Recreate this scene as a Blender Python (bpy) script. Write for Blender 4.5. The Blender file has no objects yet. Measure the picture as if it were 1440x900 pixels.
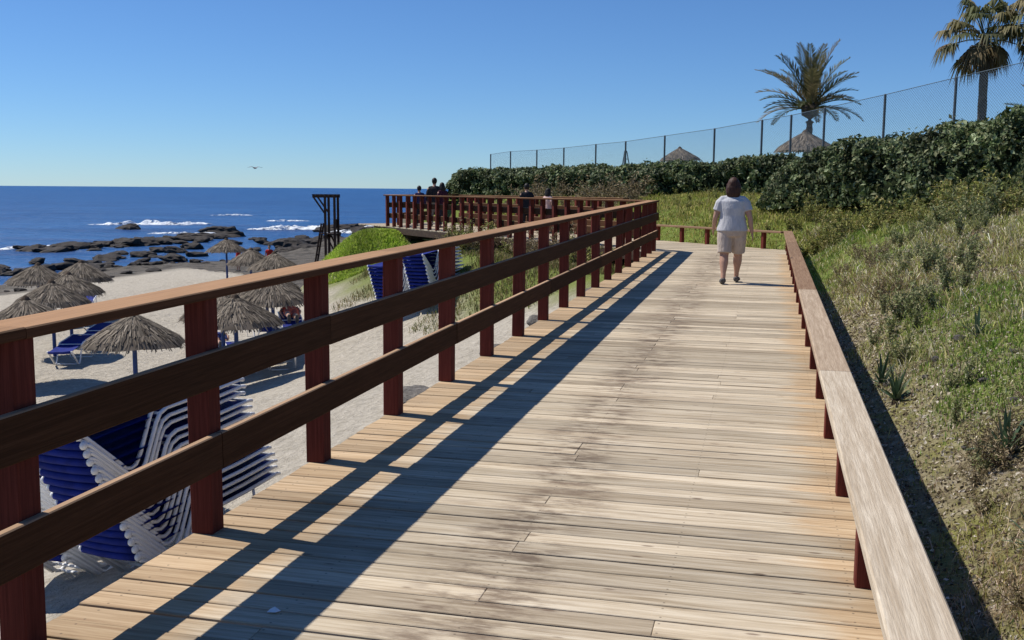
import bpy, math, random
import numpy as np
from mathutils import Vector, Matrix, Quaternion

random.seed(7); RNG = np.random.default_rng(7)
scene = bpy.context.scene
COL = scene.collection
R = math.radians

# ------------------------------------------------------------------ camera
GRADE = 0.01247                      # the boardwalk climbs a little
cam_d = bpy.data.cameras.new('camera'); cam = bpy.data.objects.new('camera', cam_d)
COL.objects.link(cam); scene.camera = cam
cam_d.sensor_fit = 'HORIZONTAL'; cam_d.sensor_width = 36.0; cam_d.lens = 36.0
cam_d.clip_start = 0.05; cam_d.clip_end = 60000
rt = Vector((0.97020494, 0.2421783, 0.00721401))
up = Vector((-0.03760633, 0.12110943, 0.99192654))
fw = Vector((-0.2393494, 0.96264333, -0.1266084))
m3 = Matrix((rt, up, -fw)).transposed()
cam.matrix_world = Matrix.Translation((0, 0, 1.6)) @ m3.to_4x4()
scene.render.resolution_x = 1024; scene.render.resolution_y = 640

# ------------------------------------------------------------------ sky, sun, exposure
SUN_EL = R(53.5)
SHX, SHY = 0.988, -0.150             # horizontal direction in which shadows fall
world = bpy.data.worlds.new('World'); scene.world = world; world.use_nodes = True
wn = world.node_tree; wn.nodes.clear()
sky = wn.nodes.new('ShaderNodeTexSky'); sky.sky_type = 'NISHITA'; sky.sun_disc = False
sky.sun_elevation = SUN_EL; sky.sun_rotation = math.atan2(-SHX, -SHY) % (2 * math.pi)
sky.altitude = 0; sky.air_density = 0.85; sky.dust_density = 0.0; sky.ozone_density = 8.0
bg = wn.nodes.new('ShaderNodeBackground'); bg.inputs['Strength'].default_value = 0.10
wo = wn.nodes.new('ShaderNodeOutputWorld')
tint = wn.nodes.new('ShaderNodeMix'); tint.data_type = 'RGBA'; tint.blend_type = 'MULTIPLY'; tint.inputs[0].default_value = 1.0
tint.inputs[7].default_value = (0.72, 0.90, 1.08, 1)     # cool white balance of the clear sky
wn.links.new(sky.outputs[0], tint.inputs[6]); wn.links.new(tint.outputs[2], bg.inputs[0]); wn.links.new(bg.outputs[0], wo.inputs[0])
sun_d = bpy.data.lights.new('sun', 'SUN'); sun = bpy.data.objects.new('sun', sun_d); COL.objects.link(sun)
sun_d.energy = 5.0; sun_d.angle = R(0.53); sun_d.color = (1.0, 0.955, 0.88)
sdir = Vector((SHX * math.cos(SUN_EL), SHY * math.cos(SUN_EL), -math.sin(SUN_EL)))
sun.rotation_euler = sdir.to_track_quat('-Z', 'Y').to_euler()
sun.location = (-30, 5, 40)
scene.view_settings.view_transform = 'Standard'; scene.view_settings.look = 'None'
scene.view_settings.exposure = 0.0; scene.view_settings.gamma = 1.0
scene.render.engine = 'CYCLES'

# ------------------------------------------------------------------ helpers
def tag(o, label=None, cat=None, group=None, kind=None):
    if label: o['label'] = label
    if cat: o['category'] = cat
    if group: o['group'] = group
    if kind: o['kind'] = kind
    return o

def link(name, me, mat=None, parent=None, loc=None, rot=None, smooth=False):
    o = bpy.data.objects.new(name, me); COL.objects.link(o)
    if mat is not None and me is not None and len(me.materials) == 0: me.materials.append(mat)
    if parent is not None: o.parent = parent
    if loc is not None: o.location = loc
    if rot is not None: o.rotation_euler = rot
    if smooth and me is not None:
        me.polygons.foreach_set('use_smooth', np.ones(len(me.polygons), dtype=bool))
    return o

def empty(name, loc=(0, 0, 0), rot=(0, 0, 0)):
    o = bpy.data.objects.new(name, None); COL.objects.link(o)
    o.location = loc; o.rotation_euler = rot; o.empty_display_size = 0.2
    return o

def fast(name, V, F, col=None):
    """mesh from numpy arrays, all faces of one size; optional colour for each vertex"""
    V = np.asarray(V, dtype=np.float32); F = np.asarray(F, dtype=np.int32)
    me = bpy.data.meshes.new(name); k = F.shape[1]
    me.vertices.add(len(V)); me.vertices.foreach_set('co', V.ravel())
    me.loops.add(F.size); me.loops.foreach_set('vertex_index', F.ravel())
    me.polygons.add(len(F)); me.polygons.foreach_set('loop_start', np.arange(0, F.size, k, dtype=np.int32))
    me.update(calc_edges=True)
    if col is not None:
        a = me.color_attributes.new('col', 'FLOAT_COLOR', 'POINT')
        c = np.ones((len(V), 4), np.float32); c[:, :3] = col
        a.data.foreach_set('color', c.ravel())
    return me

class MB:
    """collects shapes into one mesh"""
    def __init__(s): s.v = []; s.f = []
    def add(s, v, f):
        b = len(s.v); s.v += [tuple(p) for p in v]; s.f += [tuple(i + b for i in q) for q in f]; return s
    def prism(s, corners, z0, z1, ch=0.003):
        """plan polygon (ccw) with bottom heights z0 and top heights z1 (numbers or functions of x, y)"""
        n = len(corners); cx = sum(c[0] for c in corners) / n; cy = sum(c[1] for c in corners) / n
        h0 = z0 if callable(z0) else (lambda x, y: z0); h1 = z1 if callable(z1) else (lambda x, y: z1)
        v = [(x, y, h0(x, y)) for x, y in corners] + [(x, y, h1(x, y) - ch) for x, y in corners]
        for i, (x, y) in enumerate(corners):
            p, q = corners[i - 1], corners[(i + 1) % n]
            d1 = Vector((x - p[0], y - p[1])).normalized(); d2 = Vector((q[0] - x, q[1] - y)).normalized()
            nx = x - d1.x * ch + d2.x * ch; ny = y - d1.y * ch + d2.y * ch
            v.append((nx, ny, h1(nx, ny)))
        f = [tuple(range(n - 1, -1, -1)), tuple(range(2 * n, 3 * n))]
        for i in range(n):
            j = (i + 1) % n
            f += [(i, j, n + j, n + i), (n + i, n + j, 2 * n + j, 2 * n + i)]
        return s.add(v, f)
    def bar(s, p0, p1, w, h, ch=0.004, upv=(0, 0, 1)):
        """chamfered board from p0 to p1; w sideways, h along up"""
        p0 = Vector(p0); p1 = Vector(p1); t = (p1 - p0).normalized(); u = Vector(upv)
        sd = t.cross(u).normalized(); u = sd.cross(t).normalized()
        a, b = w / 2, h / 2; c = min(ch, a * .6, b * .6)
        sec = [(-a + c, -b), (a - c, -b), (a, -b + c), (a, b - c), (a - c, b), (-a + c, b), (-a, b - c), (-a, -b + c)]
        v = [p0 + sd * x + u * y for x, y in sec] + [p1 + sd * x + u * y for x, y in sec]
        f = [(i, (i + 1) % 8, 8 + (i + 1) % 8, 8 + i) for i in range(8)]
        f += [tuple(range(7, -1, -1)), tuple(range(8, 16))]
        return s.add(v, f)
    def tube(s, pts, rad, n=8, ref=(0, 0, 1), cap=True):
        """loft of ellipses along a path; rad is a number or list of numbers / (a, b) pairs"""
        pts = [Vector(p) for p in pts]; m = len(pts)
        if not isinstance(rad, (list, tuple)): rad = [rad] * m
        v = []
        for i, p in enumerate(pts):
            t = (pts[min(i + 1, m - 1)] - pts[max(i - 1, 0)]).normalized()
            r = Vector(ref); e1 = r.cross(t)
            if e1.length < 1e-3: e1 = Vector((1, 0, 0)).cross(t)
            e1.normalize(); e2 = t.cross(e1)
            ra = rad[i] if isinstance(rad[i], (tuple, list)) else (rad[i], rad[i])
            for k in range(n):
                a = 2 * math.pi * k / n
                v.append(p + e1 * (math.cos(a) * ra[0]) + e2 * (math.sin(a) * ra[1]))
        f = []
        for i in range(m - 1):
            for k in range(n):
                k2 = (k + 1) % n
                f.append((i * n + k, i * n + k2, (i + 1) * n + k2, (i + 1) * n + k))
        if cap: f += [tuple(range(n - 1, -1, -1)), tuple(range((m - 1) * n, m * n))]
        return s.add(v, f)
    def ball(s, c, r, nu=12, nv=8):
        c = Vector(c); rx, ry, rz = r if isinstance(r, (tuple, list)) else (r, r, r)
        v = [c + Vector((0, 0, -rz))]
        for i in range(1, nv):
            b = -math.pi / 2 + math.pi * i / nv
            for k in range(nu):
                a = 2 * math.pi * k / nu
                v.append(c + Vector((rx * math.cos(b) * math.cos(a), ry * math.cos(b) * math.sin(a), rz * math.sin(b))))
        v.append(c + Vector((0, 0, rz))); f = []
        for k in range(nu): f.append((0, 1 + (k + 1) % nu, 1 + k))
        for i in range(nv - 2):
            for k in range(nu):
                k2 = (k + 1) % nu
                f.append((1 + i * nu + k, 1 + i * nu + k2, 1 + (i + 1) * nu + k2, 1 + (i + 1) * nu + k))
        L = len(v) - 1
        for k in range(nu): f.append((L, 1 + (nv - 2) * nu + k, 1 + (nv - 2) * nu + (k + 1) % nu))
        return s.add(v, f)
    def mesh(s, name):
        me = bpy.data.meshes.new(name); me.from_pydata(s.v, [], s.f); me.update(); return me
    def build(s, name, mat, parent=None, loc=None, rot=None, smooth=False):
        return link(name, s.mesh(name), mat, parent, loc, rot, smooth)

def copy_tree(o, parent=None):
    c = o.copy(); COL.objects.link(c)
    if parent is not None: c.parent = parent
    for ch in list(o.children):
        copy_tree(ch, c)
    return c

def remesh(mb, name, voxel, smooth=2):
    """closed skin over everything in mb"""
    me = mb.mesh(name + '_raw'); o = bpy.data.objects.new(name + '_raw', me); COL.objects.link(o)
    md = o.modifiers.new('r', 'REMESH'); md.mode = 'VOXEL'; md.voxel_size = voxel
    if smooth:
        sm = o.modifiers.new('s', 'SMOOTH'); sm.iterations = smooth; sm.factor = 0.5
    dg = bpy.context.evaluated_depsgraph_get(); dg.update()
    out = bpy.data.meshes.new_from_object(o.evaluated_get(dg)); out.name = name
    bpy.data.objects.remove(o); bpy.data.meshes.remove(me)
    return out

# value noise, used for the shape of ground, rocks and hedges
def _h(i, j, k):
    n = (i * 374761393 + j * 668265263 + k * 2147483647 + 1013904223) & 0xffffffff
    n = ((n ^ (n >> 13)) * 1274126177) & 0xffffffff
    n = ((n ^ (n >> 16)) * 2246822519) & 0xffffffff
    return ((n ^ (n >> 15)) & 0xffffff) / float(0xffffff)
def noise3(x, y, z):
    x, y, z = [np.asarray(a, dtype=np.float64) for a in (x, y, z)]
    x, y, z = np.broadcast_arrays(x, y, z)
    xi = np.floor(x).astype(np.int64); yi = np.floor(y).astype(np.int64); zi = np.floor(z).astype(np.int64)
    fx = x - xi; fy = y - yi; fz = z - zi
    fx = fx * fx * (3 - 2 * fx); fy = fy * fy * (3 - 2 * fy); fz = fz * fz * (3 - 2 * fz)
    r = 0
    for a in (0, 1):
        for b in (0, 1):
            for c in (0, 1):
                r = r + _h(xi + a, yi + b, zi + c) * (fx if a else 1 - fx) * (fy if b else 1 - fy) * (fz if c else 1 - fz)
    return r * 2 - 1
def fbm(x, y, z=0.0, o=4):
    r = 0; a = 1.0; s = 0
    for i in range(o):
        r = r + a * noise3(np.asarray(x) * 2 ** i + 17.3 * i, np.asarray(y) * 2 ** i - 9.1 * i, np.asarray(z) * 2 ** i + 3.7 * i)
        s += a; a *= 0.5
    return r / s
def sstep(a, b, x):
    t = np.clip((np.asarray(x, dtype=float) - a) / (b - a), 0, 1); return t * t * (3 - 2 * t)

# ------------------------------------------------------------------ materials
class NT:
    def __init__(s, name, rough=0.8, spec=0.3):
        s.m = bpy.data.materials.new(name); s.m.use_nodes = True; s.t = s.m.node_tree
        s.b = s.t.nodes['Principled BSDF']; s.b.inputs['Roughness'].default_value = rough
        s.b.inputs['Specular IOR Level'].default_value = spec
    def n(s, typ, **kw):
        nd = s.t.nodes.new(typ)
        for k, v in kw.items():
            if k in nd.inputs.keys() if isinstance(k, str) else False: nd.inputs[k].default_value = v
            else: setattr(nd, k, v)
        return nd
    def l(s, a, b): s.t.links.new(a, b)
    def noise(s, vec, scale, detail=4, rough=0.55, dist=0.0):
        nd = s.t.nodes.new('ShaderNodeTexNoise'); nd.inputs['Scale'].default_value = scale
        nd.inputs['Detail'].default_value = detail; nd.inputs['Roughness'].default_value = rough
        nd.inputs['Distortion'].default_value = dist
        if vec is not None: s.l(vec, nd.inputs['Vector'])
        return nd.outputs['Fac']
    def ramp(s, fac, stops):
        nd = s.t.nodes.new('ShaderNodeValToRGB'); e = nd.color_ramp.elements
        while len(e) < len(stops): e.new(0.5)
        for i, (p, c) in enumerate(stops):
            e[i].position = p; e[i].color = (c[0], c[1], c[2], 1) if isinstance(c, (tuple, list)) else (c, c, c, 1)
        s.l(fac, nd.inputs[0]); return nd.outputs['Color']
    def mix(s, fac, a, b, mode='MIX'):
        nd = s.t.nodes.new('ShaderNodeMix'); nd.data_type = 'RGBA'; nd.blend_type = mode
        for v, k in ((fac, 0), (a, 6), (b, 7)):
            if isinstance(v, (int, float)): nd.inputs[k].default_value = v
            elif isinstance(v, (tuple, list)): nd.inputs[k].default_value = (v[0], v[1], v[2], 1)
            else: s.l(v, nd.inputs[k])
        return nd.outputs[2]
    def math(s, op, a, b=None, c=None, clamp=False):
        nd = s.t.nodes.new('ShaderNodeMath'); nd.operation = op; nd.use_clamp = clamp
        for i, v in enumerate((a, b, c)):
            if v is None: continue
            if isinstance(v, (int, float)): nd.inputs[i].default_value = v
            else: s.l(v, nd.inputs[i])
        return nd.outputs[0]
    def mapr(s, v, a, b, c=0.0, d=1.0, smooth=True):
        nd = s.t.nodes.new('ShaderNodeMapRange'); nd.interpolation_type = 'SMOOTHSTEP' if smooth else 'LINEAR'
        s.l(v, nd.inputs[0])
        for i, q in enumerate((a, b, c, d)): nd.inputs[i + 1].default_value = q
        return nd.outputs[0]
    def coord(s, kind='Object', scale=(1, 1, 1), randoff=0.0):
        tc = s.t.nodes.new('ShaderNodeTexCoord'); mp = s.t.nodes.new('ShaderNodeMapping')
        mp.inputs['Scale'].default_value = scale; s.l(tc.outputs[kind], mp.inputs[0])
        if randoff:
            oi = s.t.nodes.new('ShaderNodeObjectInfo'); cx = s.t.nodes.new('ShaderNodeCombineXYZ')
            for i, k in enumerate((1.0, 1.7, 2.3)): s.l(s.math('MULTIPLY', oi.outputs['Random'], randoff * k), cx.inputs[i])
            s.l(cx.outputs[0], mp.inputs['Location'])
        return mp.outputs[0]
    def rand(s):
        return s.t.nodes.new('ShaderNodeObjectInfo').outputs['Random']
    def bump(s, h, strength=0.3, dist=0.01):
        nd = s.t.nodes.new('ShaderNodeBump'); nd.inputs['Strength'].default_value = strength; nd.inputs['Distance'].default_value = dist
        s.l(h, nd.inputs['Height']); s.l(nd.outputs[0], s.b.inputs['Normal']); return nd
    def color(s, c):
        if isinstance(c, (tuple, list)): s.b.inputs['Base Color'].default_value = (c[0], c[1], c[2], 1)
        else: s.l(c, s.b.inputs['Base Color'])
        return s

def wood(name, dark, light, stretch=(25, 1.2, 25), rough=0.75, spec=0.25, randtone=0.25, bump=0.25, worn_lit=None):
    w = NT(name, rough, spec)
    v = w.coord('Object', stretch, 9.0)
    f1 = w.noise(v, 1.0, 6, 0.6, 0.6); f2 = w.noise(v, 3.7, 4, 0.65)
    c = w.ramp(f1, [(0.3, dark), (0.7, light)])
    c = w.mix(w.mapr(f2, 0.35, 0.7, 0.0, 0.5), c, tuple(q * 0.72 for q in dark))
    if worn_lit:      # upper faces paler: wear, plus the sunlight on top put into the colour
        ge = w.t.nodes.new('ShaderNodeNewGeometry'); sx = w.t.nodes.new('ShaderNodeSeparateXYZ'); w.l(ge.outputs['Normal'], sx.inputs[0])
        wc = w.ramp(f1, [(0.3, tuple(q * 0.72 for q in worn_lit)), (0.7, worn_lit)])
        c = w.mix(w.math('MULTIPLY', w.mapr(sx.outputs[2], 0.4, 0.8), w.mapr(f2, 0.25, 0.45, 0.7, 1.0)), c, wc)
    r = w.mapr(w.rand(), 0, 1, 1 - randtone, 1 + randtone * 0.6, False)
    hs = w.n('ShaderNodeHueSaturation'); w.l(c, hs.inputs['Color']); w.l(r, hs.inputs['Value'])
    w.color(hs.outputs[0]); w.bump(f2, bump, 0.004)
    return w.m

def plain(name, c, rough=0.7, spec=0.3, var=0.15, scale=6.0):
    w = NT(name, rough, spec); f = w.noise(w.coord('Object', (1, 1, 1), 5.0), scale, 4)
    w.color(w.mix(w.mapr(f, 0.3, 0.7), tuple(q * (1 - var) for q in c), tuple(min(1, q * (1 + var)) for q in c)))
    w.bump(f, 0.1, 0.003); return w.m

def leafmat(name, rough=0.6, spec=0.25, trans=0.25):
    w = NT(name, rough, spec); a = w.t.nodes.new('ShaderNodeAttribute'); a.attribute_name = 'col'
    w.color(a.outputs['Color'])
    tr = w.t.nodes.new('ShaderNodeBsdfTranslucent'); w.l(a.outputs['Color'], tr.inputs[0])
    mx = w.t.nodes.new('ShaderNodeMixShader'); mx.inputs[0].default_value = trans
    w.l(w.b.outputs[0], mx.inputs[1]); w.l(tr.outputs[0], mx.inputs[2])
    w.l(mx.outputs[0], w.t.nodes['Material Output'].inputs[0]); return w.m

M = {}
def make_plank_material(name, edges=True):
    w = NT(name, 0.82, 0.2)
    v = w.coord('Object', (1.9, 48, 48), 31.0)
    g1 = w.noise(v, 1.0, 7, 0.62, 0.5)
    v2 = w.coord('Object', (2.2, 5.5, 1), 57.0)
    g2 = w.noise(v2, 1.0, 5, 0.6, 0.3)
    v3 = w.coord('Object', (4, 90, 90), 11.0)
    g3 = w.noise(v3, 1.0, 3, 0.6)
    rnd = w.rand()
    base = w.ramp(g1, [(0.30, (0.33, 0.245, 0.15)), (0.48, (0.53, 0.43, 0.295)), (0.72, (0.70, 0.60, 0.45))])
    base = w.mix(w.mapr(g2, 0.52, 0.76, 0, 0.45), base, (0.27, 0.205, 0.145))
    base = w.mix(w.mapr(g3, 0.55, 0.75, 0, 0.35), base, (0.20, 0.15, 0.11))
    brn = w.mapr(w.math('FRACT', w.math('MULTIPLY', rnd, 13.7)), 0.72, 0.95, 0, 0.62)
    base = w.mix(brn, base, w.ramp(g1, [(0.3, (0.20, 0.145, 0.09)), (0.7, (0.40, 0.315, 0.21))]))
    # knots
    vk = w.coord('Object', (2.6, 9.0, 2), 77.0); vo = w.t.nodes.new('ShaderNodeTexVoronoi'); vo.inputs['Scale'].default_value = 1.3
    w.l(vk, vo.inputs['Vector'])
    base = w.mix(w.mapr(vo.outputs['Distance'], 0.05, 0.13, 0.75, 0.0), base, (0.16, 0.10, 0.065))
    geo = w.t.nodes.new('ShaderNodeNewGeometry'); sp = w.t.nodes.new('ShaderNodeSeparateXYZ'); w.l(geo.outputs['Position'], sp.inputs[0])
    if edges:
        # varnish that foot traffic has not worn away along both edges; grime along the middle joint
        wob = w.math('MULTIPLY', w.math('SUBTRACT', g2, 0.5), 0.55)
        wob = w.math('ADD', wob, w.math('MULTIPLY', w.math('SUBTRACT', rnd, 0.5), 0.12))
        er = w.mapr(w.math('ADD', sp.outputs[0], wob), 0.14, 0.36)
        el = w.mapr(w.math('ADD', sp.outputs[0], wob), -1.75, -2.12)
        orange = w.ramp(g1, [(0.3, (0.34, 0.20, 0.095)), (0.55, (0.53, 0.355, 0.185)), (0.8, (0.66, 0.49, 0.30))])
        base = w.mix(w.math('MULTIPLY', w.math('MAXIMUM', er, el), 0.8), base, orange)
        gy = w.noise(w.coord('Object', (0, 0, 0)), 1.0)
        nz = w.t.nodes.new('ShaderNodeTexNoise'); nz.inputs['Scale'].default_value = 0.9; nz.inputs['Detail'].default_value = 3
        w.l(geo.outputs['Position'], nz.inputs['Vector'])
        nz2 = w.t.nodes.new('ShaderNodeTexNoise'); nz2.inputs['Scale'].default_value = 1.0; nz2.inputs['Detail'].default_value = 7
        vs = w.t.nodes.new('ShaderNodeVectorMath'); vs.operation = 'MULTIPLY'; vs.inputs[1].default_value = (5.0, 15.0, 5.0); w.l(geo.outputs['Position'], vs.inputs[0])
        nz2.inputs['Roughness'].default_value = 0.65; w.l(vs.outputs[0], nz2.inputs['Vector'])
        off = w.math('MULTIPLY', w.math('SUBTRACT', nz.outputs['Fac'], 0.5), 0.5)
        ds = w.math('ABSOLUTE', w.math('ADD', w.math('ADD', sp.outputs[0], 1.02), off))
        st = w.math('MULTIPLY', w.mapr(ds, 0.08, 0.40, 1.0, 0.0), w.mapr(nz2.outputs['Fac'], 0.40, 0.66))
        base = w.mix(w.math('MULTIPLY', st, 0.85), base, (0.17, 0.115, 0.075))
        # broad damp-looking weathering patches
        base = w.mix(w.mapr(nz.outputs['Fac'], 0.55, 0.75, 0, 0.25), base, (0.30, 0.235, 0.165))
    # rusty screw heads, two in each plank over each joist
    to = w.t.nodes.new('ShaderNodeTexCoord'); so = w.t.nodes.new('ShaderNodeSeparateXYZ'); w.l(to.outputs['Object'], so.inputs[0])
    dx = None
    for xj in (-2.36, -1.69, -1.02, -0.33, 0.36):
        q = w.math('ABSOLUTE', w.math('SUBTRACT', so.outputs[0], xj)); dx = q if dx is None else w.math('MINIMUM', dx, q)
    dy = w.math('ABSOLUTE', w.math('SUBTRACT', w.math('ABSOLUTE', so.outputs[1]), 0.040))
    rd = w.math('SQRT', w.math('ADD', w.math('MULTIPLY', dx, dx), w.math('MULTIPLY', dy, dy)))
    if edges: base = w.mix(w.mapr(rd, 0.003, 0.0065, 0.6, 0.0), base, (0.085, 0.06, 0.045))
    hs = w.n('ShaderNodeHueSaturation'); w.l(base, hs.inputs['Color']); w.l(w.mapr(rnd, 0, 1, 0.72, 1.13, False), hs.inputs['Value'])
    hs.inputs['Saturation'].default_value = 0.95
    w.color(hs.outputs[0]); w.bump(w.math('ADD', g1, w.math('MULTIPLY', g3, 0.5)), 0.5, 0.004)
    return w.m
M['plank'] = make_plank_material('weathered_plank')
M['plank_far'] = make_plank_material('weathered_plank_plain', False)
M['rail'] = wood('rail_wood', (0.060, 0.027, 0.014), (0.115, 0.052, 0.028), (60, 1.6, 60), 0.8, 0.08, worn_lit=(0.43, 0.25, 0.135), randtone=0.14)  # dark body paints the shaded sides, pale tops the sunlit and worn edges
M['rail_side'] = wood('rail_wood_side', (0.055, 0.026, 0.013), (0.105, 0.050, 0.026), (60, 1.6, 60), 0.8, 0.06, worn_lit=(0.52, 0.34, 0.21))
M['post'] = wood('post_red_stain', (0.105, 0.025, 0.018), (0.19, 0.048, 0.035), (50, 50, 1.6), 0.8, 0.08, 0.2, 0.15)
M['beam'] = wood('beam_wood', (0.05, 0.03, 0.02), (0.12, 0.075, 0.05), (12, 2, 12))
M['bleached'] = wood('bleached_rail', (0.44, 0.345, 0.24), (0.72, 0.62, 0.48), (52, 2.0, 52), 0.85, 0.15, 0.1, 0.7)
M['bleached2'] = wood('worn_red_rail', (0.20, 0.115, 0.065), (0.37, 0.245, 0.155), (52, 2.0, 52), 0.85, 0.15, 0.2, 0.6)
M['bleached3'] = wood('half_worn_rail', (0.33, 0.235, 0.155), (0.56, 0.44, 0.315), (52, 2.0, 52), 0.85, 0.15, 0.1, 0.7)
M['white'] = plain('white_tube', (0.84, 0.84, 0.84), 0.45, 0.4, 0.04)
M['blue'] = plain('blue_sling', (0.010, 0.022, 0.19), 0.75, 0.2, 0.2, 9)
M['bluepole'] = plain('blue_paint', (0.015, 0.05, 0.20), 0.5, 0.4, 0.15)
M['trunk'] = wood('palm_trunk', (0.07, 0.05, 0.035), (0.17, 0.125, 0.09), (3, 3, 14), 0.9, 0.1)
M['metal'] = plain('fence_post_metal', (0.085, 0.10, 0.115), 0.6, 0.3)
M['wire'] = plain('fence_wire', (0.11, 0.15, 0.19), 0.6, 0.2)
M['leaf'] = leafmat('leaves'); M['grassm'] = leafmat('grass_blades', 0.7, 0.2, 0.3)
M['dark'] = plain('hedge_shade_dark', (0.016, 0.022, 0.010), 0.95, 0.05, 0.3)  # near-black green that paints the shade inside the hedges
M['twig'] = plain('twig_bark', (0.09, 0.065, 0.045), 0.9, 0.1)
M['straw'] = leafmat('straw', 0.9, 0.1, 0.05)
M['tower'] = wood('tower_wood', (0.03, 0.018, 0.012), (0.085, 0.045, 0.03), (9, 9, 2))

# ------------------------------------------------------------------ plan of the place
XL, XR = -2.46, 0.50                              # edges of the boardwalk
C0 = Vector((-2.425, 22.53)); D2 = Vector((-0.676, 0.737)).normalized(); N2 = Vector((0.737, 0.676)).normalized()
W2 = 3.0; L2 = 15.65
C1 = C0 + D2 * L2
O2 = C0 + N2 * W2 + D2 * (((C0.x + N2.x * W2) - 0.43) / -D2.x)   # outer corner
ZD2 = GRADE * 22.53
SEA = -4.4
def deck_z(y): return GRADE * y
def sd_sec2(x, y): return (x - C0.x) * N2.x + (y - C0.y) * N2.y     # >0 is the landward side

def beach_z(x, y):
    a = -1.62 + 0.27 * (x + 4.4) + 0.045 * (y - 6)
    b = -3.0 - 0.085 * np.maximum(0, -(x + 27)) + 0.004 * (y - 25)
    rise = 1.0 * sstep(21, 29, y) * sstep(0, 3.0, x + 13.5 + (y - 24) * 0.5) * sstep(37, 33, y)
    return np.minimum(np.logaddexp(a * 5, b * 5) / 5 + rise, -0.3)
def land_z(s):
    return np.interp(s, [-0.5, 0.35, 0.6, 1.0, 1.5, 2.5, 4.5, 8, 15, 30], [-0.25, -0.15, 0.02, 0.30, 0.56, 0.84, 1.10, 1.20, 1.22, 1.22])
def ground_z(x, y, rough=True):
    x = np.asarray(x, float); y = np.asarray(y, float)
    s2 = sd_sec2(x, y); sL = np.minimum(-2.45 - x, -s2); sR = np.maximum(x - 0.5, s2 - W2)
    dz = np.minimum(GRADE * y, ZD2)
    zb = beach_z(x, y)
    bank = 0.95 * sstep(4.5, 0.0, -s2) * sstep(10, 19, y) * sstep(0, 1.2, -2.45 - x + 1.0) * sstep(-16.0, -14.0, x)
    zl = np.minimum(zb + bank, dz - 0.45)
    zr = dz + land_z(sR)
    k = sstep(0.0, 1.0, np.clip((-sL) / np.maximum((-sL) + np.maximum(-sR, 0) + 1e-6, 1e-6), 0, 1))
    z = np.where(sL > 0, zl, np.where(sR > 0, zr, zl * (1 - k) + (dz - 0.25) * k))
    # mound at the far corner
    r = np.hypot((x + 12.9) / 1.05, (y - 33.4) / 0.9)
    z = np.maximum(z, zb + (0.12 - zb) * (1 - sstep(0.4, 3.4, r + 0.25 * fbm(x * 0.5, y * 0.5, 4.0, 2))) * 1.0)
    z = np.where((sL <= 0) & (sR <= 0.3), np.minimum(z, dz - 0.12), z)
    # headland ends: the land falls to the sea on its seaward side
    edge = -15.0 + 0.35 * np.maximum(0, y - 48) + 0.8 * fbm(y * 0.3, 2.0, 0, 2)
    f = sstep(edge - 5.0, edge, x) * (1 - sstep(95, 120, y))
    sea_b = np.minimum(zb, SEA + 0.6)
    z = np.where(y > 33.5, sea_b + (z - sea_b) * np.where(sL > 0, 1.0, f), z)
    if rough:
        # rock shelf and reef along the shore
        q = sstep(-37, -43, x) * sstep(-84, -70, x)
        z = z + q * (0.85 * fbm(x * 0.16, y * 0.11, 1.0, 4) + 0.25 * fbm(x * 0.7, y * 0.6, 8.0, 3)) + q * sstep(-50, -60, x) * -0.15
        z = z - sstep(-66, -90, x) * 2.5
        g = sstep(0.3, 1.2, sR)
        z = z + g * (0.10 * fbm(x * 0.9, y * 0.9, 2.0, 3) + 0.05 * fbm(x * 3.3, y * 3.3, 5.0, 3))
        z = z + np.where(sL > 0.1, 0.05 * fbm(x * 0.8, y * 0.8, 6.0, 3) + 0.022 * fbm(x * 3.1, y * 3.1, 7.0, 2), 0)
    return z
def gz(x, y): return float(ground_z(np.array([x]), np.array([y]))[0])

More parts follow.
